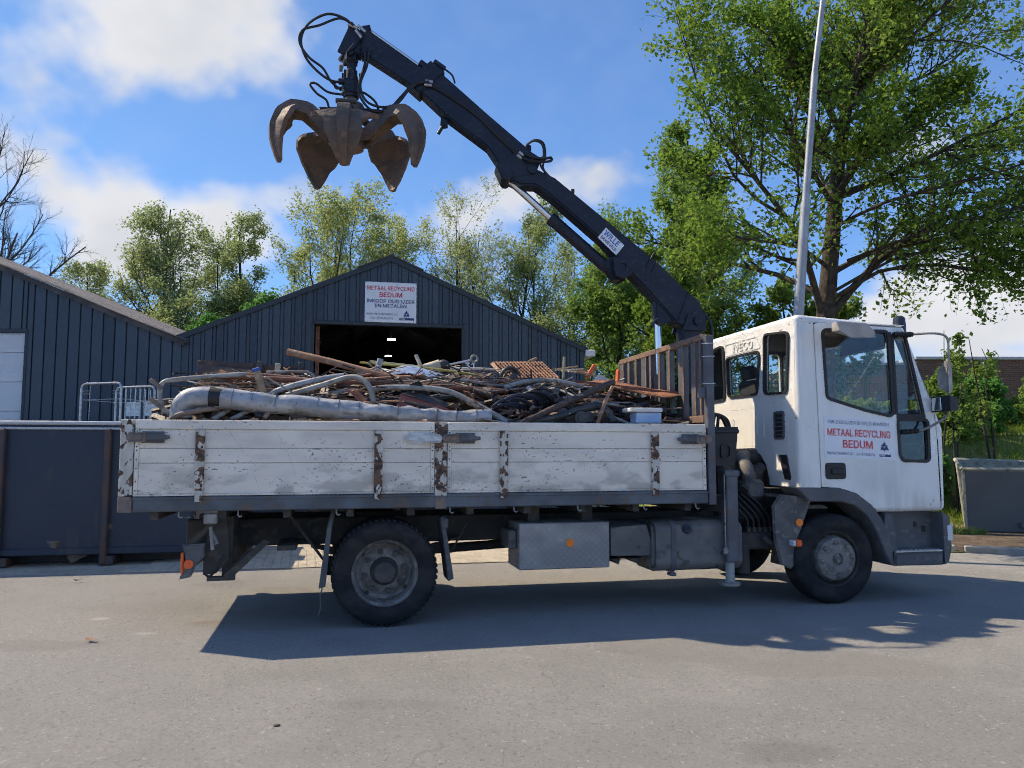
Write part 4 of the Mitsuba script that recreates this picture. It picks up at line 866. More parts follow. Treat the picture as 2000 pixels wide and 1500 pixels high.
tk('rear_beam', bx(-.02, .06, .075, BW - .075, .965, 1.08, .006), 'm_rail')
def latch(s0, s1, mat, flip=False):
    f_ = (lambda x: s0 + (s1 - s0) * x) if not flip else (lambda x: s1 - (s1 - s0) * x)
    def q_(pts): 
        p = [(f_(x), z) for x, z in pts]; return Polygon(p)
    k = 'latch'
    tk(k, cat([pr_t(q_([(.36, 1.498), (.86, 1.498), (.86, 1.588), (.36, 1.588)]), -.022, -.0125)]), mat)
    tk(k + '__lever', cat([bevel_t(q_([(.46, 1.515), (.86, 1.522), (1.0, 1.53), (1.0, 1.556), (.86, 1.562), (.46, 1.568)]), -.050, -.0225, .006)]), mat)
    tk(k + '__hook', cat([bevel_t(q_([(.06, 1.525), (.16, 1.51), (.46, 1.512), (.46, 1.572), (.16, 1.574), (.06, 1.56)]), -.040, -.0225, .005), disc_t((f_(.30), 1.542), .020, -.052, -.0225, 16), disc_t((f_(.08), 1.542), .028, -.046, -.0225, 16), tube([(f_(.05), -.045, 1.572), (f_(.45), -.045, 1.575)], .006, 6), tube([(f_(.05), -.045, 1.508), (f_(.45), -.045, 1.511)], .006, 6)]), 'm_s_rustgrey' if mat != 'm_zinc' else mat)
latch(.03, .342, 'm_plastic_grey'); latch(2.16, 2.47, 'm_zinc', True); latch(2.475, 2.80, 'm_plastic_grey'); latch(4.598, 4.93, 'm_plastic_grey', True)
# headboard
tk('front_post', bx(4.905, 4.976, -.02, .055, .952, 2.50, .006), 'm_steel_grey')
tk('front_post__bracket', bx(4.84, 4.905, .01, .05, 1.92, 2.02, .006), 'm_steel_grey')
tk('far_front_post', bx(4.905, 4.976, BW - .03, BW + .03, .952, 2.50, .006), 'm_steel_grey')
hb = 'headboard'
tk(hb, cat([bx(4.90, 4.96, .056, BW - .031, 2.462, 2.52, .006)]), 'm_rustedge')
for a, b in ((2.09, 2.22), (1.90, 1.985), (1.68, 1.76), (1.40, 1.56), (1.27, 1.34), (1.03, 1.11), (.78, .88), (.46, .60), (.20, .31), (.09, .14)):
    tk(hb + '__bar', cat([bx(4.905, 4.955, a, b, 1.765, 2.461, .004)]), 'm_steel_grey')
    tk(hb + '__rusty_edge', bx(4.897, 4.9045, a, a + .022, 1.766, 2.460), 'm_rustedge')
tk(hb + '__bottom_rail', bx(4.895, 4.96, .056, BW - .031, 1.695, 1.764, .006), 'm_rustedge')
tk(hb + '__sheet', bx(4.91, 4.95, .056, BW - .031, 1.09, 1.694), 'm_steel_grey')
for z_ in (2.42, 2.30, 2.05):
    tk('cable_tie', tube([(4.90, -.028, z_), (4.982, -.026, z_ + .004), (4.985, .06, z_ + .004), (4.90, .062, z_ + .01), (4.897, -.026, z_)], .003, 5), 'm_sign')
for z_ in (2.20, 2.28): tk('cable_tie', tube([(4.895, 2.28, z_), (4.895, 2.05, z_ + .005)], .004, 5), 'm_sign')

# ------------------------------------------------------------------ loader crane (bolted to the truck)
CT = 1.10
SLEW = math.radians(7)            # the boom is swung a little to the far side of the bed
def slew(mesh):
    v = mesh.vertices.copy(); ds, dt_ = (v[:, 0] - 5.27) * 1.006, v[:, 1] - CT; c, k = math.cos(SLEW), math.sin(SLEW)
    v[:, 0] = 5.27 + ds * c + dt_ * k; v[:, 1] = CT - ds * k + dt_ * c; v[:, 2] = 2.734 + (v[:, 2] - 2.75) * 1.089
    m = mesh.copy(); m.vertices = v; return m
def crn(part, mesh, mat='m_crane', smooth=False): return tk(part, mesh if part.startswith('crane_column') else slew(mesh), mat, smooth)
def beam(p, w, b=.012): return bevel_t(p, CT - w / 2, CT + w / 2, b)
crn('crane_column', cat([bx(5.165, 5.375, CT - .12, CT + .12, 1.55, 2.80, .02), bx(5.05, 5.48, .75, 1.45, 1.02, 1.55, .03), bx(5.10, 5.44, CT - .17, CT + .17, 1.50, 1.75, .03), pr_t([(5.13, 2.70), (5.40, 2.70), (5.39, 2.86), (5.30, 2.92), (5.19, 2.86)], CT - .15, CT - .121), pr_t([(5.13, 2.70), (5.40, 2.70), (5.39, 2.86), (5.30, 2.92), (5.19, 2.86)], CT + .121, CT + .15), disc_t((5.30, 2.80), .045, CT - .175, CT + .175)]))
crn('crane_column__hoses', cat([tube([(5.38, CT - .10, 2.9), (5.47, CT - .13, 2.75), (5.45, CT - .14, 2.45), (5.43, CT - .13, 2.0), (5.42, CT - .1, 1.6)], .014, 8, 24), tube([(5.40, CT - .03, 2.95), (5.50, CT - .06, 2.78), (5.47, CT - .06, 2.4), (5.44, CT - .1, 1.7)], .014, 8, 24), tube([(5.05, CT - .35, 1.5), (5.0, CT - .38, 1.8), (5.12, CT - .30, 2.05), (5.2, CT - .14, 1.9)], .016, 8, 24)]), 'm_hose', 40)
ib = [(3.35, 4.16), (3.36, 4.25), (3.50, 4.31), (3.66, 4.262), (3.824, 4.192), (4.44, 3.734), (4.955, 3.348), (5.332, 3.004), (5.392, 2.84), (5.36, 2.74), (5.19, 2.74), (5.10, 2.79), (4.885, 3.02), (4.62, 3.275), (4.32, 3.585), (3.768, 4.022), (3.62, 4.115), (3.45, 4.115)]
crn('inner_boom', cat([beam(ib, .24, .016), beam([(5.10, 2.80), (5.20, 2.74), (5.392, 2.74), (5.40, 2.86), (5.345, 3.01), (5.22, 3.10)], .27, .01)]))
crn('inner_boom__lug', cat([beam([(4.885, 3.04), (4.90, 2.79), (4.945, 2.77), (5.02, 2.80), (5.16, 2.86), (5.14, 2.96)], .18), disc_t((4.93, 2.82), .04, CT - .12, CT + .12)]))
crn('inner_boom__pivot', cat([pr_t(Polygon([(4.42, 3.42), (4.66, 3.40), (4.62, 3.26), (4.54, 3.21), (4.45, 3.24)]).union(Point(4.525, 3.325).buffer(.095)).difference(Point(4.525, 3.325).buffer(.036)), CT - .165, CT - .121), pr_t(Polygon([(4.42, 3.42), (4.66, 3.40), (4.62, 3.26), (4.54, 3.21), (4.45, 3.24)]).union(Point(4.525, 3.325).buffer(.095)), CT + .121, CT + .165), beam([(4.33, 3.37), (4.45, 3.21), (4.52, 3.215), (4.50, 3.36), (4.42, 3.44)], .16), disc_t((4.525, 3.325), .035, CT - .15, CT + .16)]))
crn('inner_boom__hose_clip', tube([(4.78, CT - .125, 3.33), (4.86, CT - .14, 3.47), (4.90, CT - .08, 3.45)], .008, 6), 'm_hose')
crn('inner_boom__hose_clip', tube([(4.84, CT - .125, 3.28), (4.90, CT - .14, 3.39), (4.94, CT - .08, 3.40)], .008, 6), 'm_hose')
crn('inner_boom__nipple', cyl((4.02, CT, 4.05), (4.03, CT, 4.12), .02), 'm_hose')
# plate with lettering on the boom
ang = -math.atan2(3.734 - 3.558, 4.541 - 4.343)
def boomplate(mesh):
    c, s_ = math.cos(ang), math.sin(ang)
    v = mesh.vertices.copy(); x, z = v[:, 0].copy(), v[:, 2].copy()
    v[:, 0] = 4.268 + x * c - z * s_; v[:, 2] = 3.614 + x * s_ + z * c; v[:, 1] += CT - .122
    mesh.vertices = v; return mesh
crn('inner_boom__maker_plate', boomplate(bx(0, .258, -.004, -.0, 0.0, .132)), 'm_sign')
crn('inner_boom__plate_lettering', boomplate(text('WILLE', .056, .02, .066, -.004, .002, True, .19)), 'm_blue_print')
crn('inner_boom__plate_lettering', boomplate(text('BARNEVELD', .030, .02, .018, -.004, .002, True, .205)), 'm_navy_print')
crn('boom_ram', cat([cyl((3.79, CT, 3.823), (4.40, CT, 3.335), .062, 24), cyl((3.785, CT, 3.827), (3.83, CT, 3.79), .068, 24)]), 'm_crane', 40)
crn('boom_ram__rod', cyl((3.34, CT, 4.193), (3.80, CT, 3.815), .034, 20), 'm_chrome', 40)
crn('lift_ram', cat([cyl((4.955, CT, 1.55), (4.942, CT, 2.30), .058, 24)]), 'm_crane', 40)
crn('lift_ram__rod', cyl((4.942, CT, 2.28), (4.93, CT, 2.80), .038, 20), 'm_chrome', 40)
ob = [(2.30, 5.10), (2.52, 5.285), (2.632, 5.199), (3.114, 4.811), (3.494, 4.517), (3.665, 4.385), (3.605, 4.245), (3.55, 4.20), (3.33, 4.17), (3.24, 4.23), (3.215, 4.345), (3.114, 4.485), (2.688, 4.771)]
crn('outer_boom', cat([beam(ob, .20, .014), beam([(2.262, 5.095), (2.515, 5.315), (2.66, 5.205), (2.40, 4.985)], .235, .01), beam([(3.20, 4.30), (3.26, 4.175), (3.34, 4.165), (3.55, 4.205), (3.62, 4.24), (3.68, 4.38), (3.50, 4.48)], .255, .01), disc_t((3.315, 4.205), .055, CT - .15, CT + .15), disc_t((3.58, 4.27), .05, CT - .15, CT + .15)]))
crn('outer_boom__stub', cat([beam([(2.63, 4.80), (2.70, 4.765), (2.70, 4.70), (2.66, 4.69), (2.62, 4.72)], .08), cyl((2.655, CT, 4.72), (2.60, CT, 4.63), .018)]))
crn('outer_boom__valve', cat([tube([(2.55, CT - .04, 5.335), (2.66, CT - .04, 5.265)], .032, 10), tube([(2.66, CT - .04, 5.27), (2.74, CT - .04, 5.21), (2.77, CT - .04, 5.13)], .010, 8, 14), bx(3.52, 3.58, CT - .05, CT + .05, 4.48, 4.54, .01)]))
crn('extension_boom', cat([beam([(1.78, 5.55), (1.83, 5.62), (2.45, 5.24), (2.40, 5.03), (1.80, 5.375)], .155, .01), beam([(1.755, 5.40), (1.80, 5.335), (1.84, 5.355), (1.86, 5.46)], .10)]))
crn('extension_boom__tip', cat([pr_t([(1.555, 5.365), (1.61, 5.34), (1.72, 5.40), (1.82, 5.54), (1.70, 5.665), (1.655, 5.66), (1.66, 5.60)], CT - .11, CT - .08), pr_t([(1.555, 5.365), (1.61, 5.34), (1.72, 5.40), (1.82, 5.54), (1.70, 5.665), (1.655, 5.66), (1.66, 5.60)], CT + .08, CT + .11), beam([(1.76, 5.59), (1.80, 5.66), (1.875, 5.675), (1.89, 5.63), (1.85, 5.57)], .12), beam([(1.66, 5.38), (1.78, 5.36), (1.80, 5.56), (1.70, 5.60)], .16, .01)]))
crn('extension_ram', cyl((1.86, CT, 5.645), (2.42, CT, 5.29), .019, 16), 'm_chrome', 40)
crn('extension_ram__barrel', cyl((2.40, CT, 5.335), (2.58, CT, 5.215), .04, 16), 'm_crane', 40)
hz = []
HT = CT - .13
for P in ([(1.73, HT, 5.60), (1.62, HT - .03, 5.67), (1.45, HT - .05, 5.69), (1.27, HT - .06, 5.58), (1.20, HT - .06, 5.42), (1.25, HT - .05, 5.25), (1.38, HT - .03, 5.12), (1.50, HT, 5.06), (1.60, HT + .05, 5.07)],
          [(1.72, HT, 5.62), (1.58, HT - .04, 5.66), (1.38, HT - .08, 5.56), (1.22, HT - .09, 5.50), (1.19, HT - .09, 5.38), (1.28, HT - .07, 5.25), (1.42, HT - .04, 5.16), (1.50, HT, 5.05), (1.60, HT + .05, 4.99)]):
    hz.append(tube(P, .0125, 8, 48))
crn('grapple_hose', cat(hz), 'm_hose', 40)
hz = []
for P in ([(1.83, HT + .02, 5.42), (1.84, HT, 5.25), (1.79, HT - .03, 5.05), (1.80, HT - .04, 4.90), (1.93, HT - .05, 4.76), (2.10, HT - .04, 4.80), (2.22, HT - .02, 4.93), (2.34, HT - .02, 5.05), (2.50, HT - .01, 5.09)],
          [(1.88, HT + .02, 5.40), (1.86, HT, 5.22), (1.80, HT - .03, 5.02), (1.86, HT - .04, 4.86), (2.02, HT - .05, 4.80), (2.18, HT - .04, 4.85), (2.30, HT - .02, 5.00), (2.42, HT - .01, 5.08), (2.52, HT, 5.07)]):
    hz.append(tube(P, .0125, 8, 48))
crn('grapple_hose', cat(hz), 'm_hose', 40)
crn('boom_hose', cat([tube([(2.50, HT + .015, 5.09 - .02 * i), (2.70, HT + .02, 4.99 - .02 * i), (3.0, HT + .02, 4.80 - .02 * i), (3.2, HT + .02, 4.62 - .02 * i), (3.38, HT + .02, 4.47 - .025 * i), (3.46, HT + .01, 4.40 - .03 * i)], .011, 8, 30) for i in range(2)]), 'm_hose', 40)
for P in ([(2.46, HT, 5.10), (2.54, HT, 5.09)], [(2.45, HT, 5.065), (2.53, HT, 5.055)], [(3.42, HT, 4.40), (3.47, HT, 4.37)], [(3.44, HT, 4.43), (3.49, HT, 4.40)], [(1.66, HT, 5.63), (1.76, HT, 5.59)], [(1.74, HT, 5.57), (1.80, HT, 5.50)], [(1.76, HT, 5.62), (1.84, HT, 5.56)]): crn('hose_fitting', tube(P, .0155, 8), 'm_zinc', 40)
crn('elbow_hose', cat([tube(P, .0125, 8, 36) for P in ([(3.46, HT, 4.38), (3.56, HT - .05, 4.33), (3.66, HT - .08, 4.315), (3.76, HT - .08, 4.325), (3.77, HT - .06, 4.36), (3.66, HT - .04, 4.365), (3.60, HT + .02, 4.36)], [(3.48, HT, 4.42), (3.58, HT - .05, 4.37), (3.68, HT - .07, 4.35), (3.765, HT - .07, 4.365), (3.70, HT - .03, 4.36), (3.62, HT, 4.34)])] + [tube(P, .011, 8, 36) for P in ([(3.52, HT + .06, 4.52), (3.60, HT + .03, 4.56), (3.68, HT, 4.52), (3.70, HT, 4.42), (3.67, HT + .02, 4.32), (3.74, HT + .05, 4.23)], [(3.53, HT + .08, 4.54), (3.62, HT + .06, 4.58), (3.70, HT + .03, 4.54), (3.72, HT + .02, 4.42), (3.70, HT + .05, 4.30), (3.78, HT + .07, 4.21)])]), 'm_hose', 40)
crn('hook_and_block', cat([tube([(1.60, CT - .10, 5.33), (1.57, CT - .10, 5.29), (1.60, CT - .10, 5.265), (1.63, CT - .10, 5.285)], .009, 8, 12), bx(1.575, 1.61, CT - .12, CT - .08, 5.17, 5.23, .006), tube([(1.61, CT - .1, 5.20), (1.64, CT - .11, 5.34), (1.72, CT - .115, 5.45)], .006, 6, 12)]), 'm_s_rustgrey')

# ------------------------------------------------------------------ grapple hanging from the crane
GR = thing('scrap_grapple', 'brown rusty five-tined grapple hanging open from the tip of the crane boom', 'grapple')
def gr(part, mesh, mat='m_grab', smooth=False): return put(f'{GR}__{part}', TRK(slew(mesh)), mat, smooth)
GX, GT = 1.69, CT
def lathe_z(prof, c, n=32):
    prof = np.asarray(prof, float); k = len(prof); g = np.arange(n) * 2 * np.pi / n
    V = np.stack([c[0] + prof[:, :1] * np.cos(g), c[1] + prof[:, :1] * np.sin(g), np.repeat(prof[:, 1:], n, 1)], -1).reshape(-1, 3)
    i, j = np.meshgrid(np.arange(k - 1), np.arange(n), indexing='ij')
    q = np.stack([i * n + j, i * n + (j + 1) % n, (i + 1) * n + (j + 1) % n, (i + 1) * n + j], -1).reshape(-1, 4)
    return M(V, np.vstack([q[:, :3], q[:, [0, 2, 3]]]))
gr('rotator', cat([lathe_z([(0, 4.95), (.08, 4.95), (.085, 4.975), (.098, 4.98), (.10, 5.055), (.094, 5.06), (.094, 5.10), (.085, 5.12), (.066, 5.13), (.06, 5.22), (.045, 5.235), (0, 5.235)], (GX, GT)), obx((GX, GT, 5.28), (.09, .05, .16), None, .01), obx((GX, GT, 5.36), (.13, .10, .12), None, .02), cyl((GX - .08, GT, 5.29), (GX + .06, GT, 5.29), .02), cyl((GX, GT - .09, 5.37), (GX, GT + .09, 5.37), .025), obx((GX - .08, GT - .05, 5.09), (.10, .06, .05), None, .01)] + [cyl((GX + .09 * math.cos(a), GT + .09 * math.sin(a), 5.10), (GX + .09 * math.cos(a), GT + .09 * math.sin(a), 5.20), .012, 8) for a in np.arange(6)]), 'm_crane', 30)
hub = [lathe_z([(0, 4.92), (.06, 4.95), (.06, 4.90), (.13, 4.88), (.15, 4.84), (.15, 4.74), (.11, 4.70), (.10, 4.56), (.14, 4.52), (.14, 4.44), (.05, 4.40), (0, 4.40)], (GX, GT))]
def turn(mesh, a):
    mesh = mesh.copy(); v = mesh.vertices.copy(); v[:, 2] = 4.80 + (v[:, 2] - 4.80) * .85; mesh.vertices = v; mesh.apply_transform(trimesh.transformations.rotation_matrix(a, (0, 0, 1))); mesh.apply_translation((GX, GT, 0)); return mesh
angs = [math.radians(-90 + 72 * k) for k in range(5)]
for a in angs:
    for y in (-.075, .055): hub.append(turn(pr_t([(.08, 4.44), (.22, 4.44), (.27, 4.50), (.25, 4.57), (.08, 4.60)], y, y + .02), a))
    hub.append(turn(cyl((.215, -.09, 4.515), (.215, .09, 4.515), .03, 12), a))
gr('hub', cat(hub), 'm_grab', 30)
for a in angs:
    gr('tine_ram', cat([turn(cyl((.14, 0, 4.80), (.32, 0, 4.765), .042, 14), a)]), 'm_crane', 40)
    scene_rod = turn(cyl((.30, 0, 4.77), (.44, 0, 4.74), .022, 12), a)
    gr('tine_ram_rod', scene_rod, 'm_s_chrome', 40)
# one tine: a shell that bends out, over and down to a point
C0_ = np.array([(.20, 4.50), (.335, 4.62), (.455, 4.725), (.585, 4.735), (.685, 4.655), (.745, 4.52), (.755, 4.37), (.725, 4.20), (.70, 4.12)])
C0 = np.stack([np.interp(np.linspace(0, 1, 40), np.r_[0, np.cumsum(np.linalg.norm(np.diff(C0_, axis=0), axis=1))] / np.linalg.norm(np.diff(C0_, axis=0), axis=1).sum(), C0_[:, k]) for k in (0, 1)], 1)
u_ = np.linspace(0, 1, 40)
WID = np.interp(u_, [0, .20, .38, .45, .52, .62, .95, 1], [.15, .18, .24, .52, .56, .54, .14, .07])
W_FRONT = np.interp(u_, [0, .20, .27, .36, .43, .52, .64, .80, .95, 1], [.16, .20, .48, .66, .52, .36, .36, .26, .13, .09])
def tine_mesh(seed):
    WID = W_FRONT if seed == 0 else globals()['WID']
    rg = np.random.default_rng(seed)
    tg = np.gradient(C0, axis=0); tg /= np.linalg.norm(tg, axis=1, keepdims=True); nr = np.stack([-tg[:, 1], tg[:, 0]], 1)     # outward side
    K = 9; V = []
    bite = meshkit.noise(np.stack(np.meshgrid([seed * 7.3], u_ * 11, [0, 31.5], indexing='ij'), -1), seed)
    for side in (0, 1):
        for i in range(40):
            for j in range(K):
                x = (j / (K - 1) - .5) * 2
                wj = WID[i] * (1 + .10 * (bite[0, i, int(x > 0)] - .5) * (abs(x) > .7) * (u_[i] > .45))
                sag = -.20 * WID[i] * max(abs(x) - .35, 0) * (1 if seed else .6)
                th = np.interp(u_[i], [0, .4, 1], [.085, .055, .026]) * (1 if side == 0 else -1) * .5
                V.append((C0[i, 0] + nr[i, 0] * (th + sag), x * wj * .5, C0[i, 1] + nr[i, 1] * (th + sag)))
    V = np.array(V); f = []
    id_ = lambda s, i, j: s * 40 * K + i * K + j
    for i in range(39):
        for j in range(K - 1):
            f += [(id_(0, i, j), id_(0, i + 1, j), id_(0, i + 1, j + 1)), (id_(0, i, j), id_(0, i + 1, j + 1), id_(0, i, j + 1))]
            f += [(id_(1, i, j), id_(1, i + 1, j + 1), id_(1, i + 1, j)), (id_(1, i, j), id_(1, i, j + 1), id_(1, i + 1, j + 1))]
        for j in (0, K - 1): f += [(id_(0, i, j), id_(1, i, j), id_(1, i + 1, j)), (id_(0, i, j), id_(1, i + 1, j), id_(0, i + 1, j))]
    for i in (0, 39):
        for j in range(K - 1): f += [(id_(0, i, j), id_(0, i, j + 1), id_(1, i, j + 1)), (id_(0, i, j), id_(1, i, j + 1), id_(1, i, j))]
    return M(V, f)
def rib_mesh():
    tg = np.gradient(C0, axis=0); tg /= np.linalg.norm(tg, axis=1, keepdims=True); nr = np.stack([-tg[:, 1], tg[:, 0]], 1)
    hh = np.interp(u_, [0, .3, .55, 1], [.05, .075, .06, .015])
    o = C0 + nr * (np.interp(u_, [0, .4, 1], [.0375, .0225, .011])[:, None] + hh[:, None]); i_ = C0 + nr * .005
    w = np.interp(u_, [0, .5, 1], [.10, .12, .045])
    V = np.concatenate([np.c_[i_[:, 0], -w / 2, i_[:, 1]], np.c_[o[:, 0], -w / 2, o[:, 1]], np.c_[o[:, 0], w / 2, o[:, 1]], np.c_[i_[:, 0], w / 2, i_[:, 1]]]); f = []
    for a, b in ((0, 1), (1, 2), (2, 3)):
        for i in range(39): f += [(a * 40 + i, a * 40 + i + 1, b * 40 + i + 1), (a * 40 + i, b * 40 + i + 1, b * 40 + i)]
    for i in (0, 39): f += [(i, 40 + i, 80 + i), (i, 80 + i, 120 + i)]
    return M(V, f)
for n_i, a in enumerate(angs):
    tm, rm = tine_mesh(n_i), rib_mesh()
    if n_i == 0:             # the tine towards the camera is swung further down
        for q_ in (tm, rm):
            v = q_.vertices.copy(); x, z = (v[:, 0] - .21) * .88, (v[:, 2] - 4.515) * .88; ca, sa = math.cos(.45), math.sin(.45)
            v[:, 0] = .21 + x * ca + z * sa; v[:, 2] = 4.515 - x * sa + z * ca; q_.vertices = v
    k = gr('tine', turn(tm, a), 'm_grab', 22)
    put(k + '__rib', TRK(slew(turn(rm, a))), 'm_grab', 22)
    put(k + '__pin', TRK(slew(turn(cyl((.43, -.10, 4.73), (.43, .10, 4.73), .028, 12), a))), 'm_s_darkgrey')
gr('hose', cat([tube(P, .012, 8, 30) for P in ([(GX - .06, GT - .12, 4.93), (GX - .22, GT - .12, 4.95), (GX - .34, GT - .14, 5.02), (GX - .40, GT - .14, 5.01), (GX - .33, GT - .12, 4.93), (GX - .24, GT - .1, 4.88), (GX - .21, GT - .08, 4.80)], [(GX + .08, GT - .10, 4.98), (GX + .16, GT - .12, 4.95), (GX + .26, GT - .1, 4.88), (GX + .30, GT - .08, 4.78)], [(GX - .09, GT - .06, 5.09), (GX - .16, GT - .08, 5.06), (GX - .14, GT - .1, 5.00), (GX - .08, GT - .1, 5.01)])]), 'm_hose', 40)

# ------------------------------------------------------------------ magnetic sign on the cab door
ds = thing('door_sign', 'white sign with red lettering stuck on the white cab door', 'sign')
def dsp(part, mesh, mat): return put(f'{ds}__{part}', TRK(lean(mesh)), mat)
dt = CT0 - .003; cx = 6.525
dsp('board', pr_t(rnd([(6.147, 1.372), (6.912, 1.350), (6.905, 1.735), (6.152, 1.775)], .006), dt - .003, dt + .002), 'm_sign')
def skew(mesh):    # the sign's lettering follows its slightly sloping edge
    v = mesh.vertices.copy(); v[:, 2] += -.04 * (v[:, 0] - 6.15); mesh.vertices = v; return mesh
dsp('navy_lettering', skew(cat([text('UW OUD IJZER IS GELD WAARD !', .034, 0, 1.702, dt - .003, .002, False, .67, center=cx), text('INDUSTRIEWEG 31', .026, 6.17, 1.408, dt - .003, .002, False, .285), text('06-27024376', .026, 6.485, 1.408, dt - .003, .002, False, .20)])), 'm_navy_print')
dsp('red_lettering', skew(cat([text('METAAL RECYCLING', .066, 0, 1.588, dt - .003, .002, True, .69, center=cx), text('BEDUM', .072, 0, 1.478, dt - .003, .002, True, .325, center=cx - .02)])), 'm_red_print')
dsp('recycling_symbol', skew(cat([recycle_mesh(6.795, 1.498, .07, dt - .003), bx(6.735, 6.862, dt - .005, dt - .003, 1.405, 1.428)])), 'm_navy_print')
dsp('small_lettering', skew(text('VIHB', .014, 6.745, 1.410, dt - .0055, .001, True, .05)), 'm_sign')

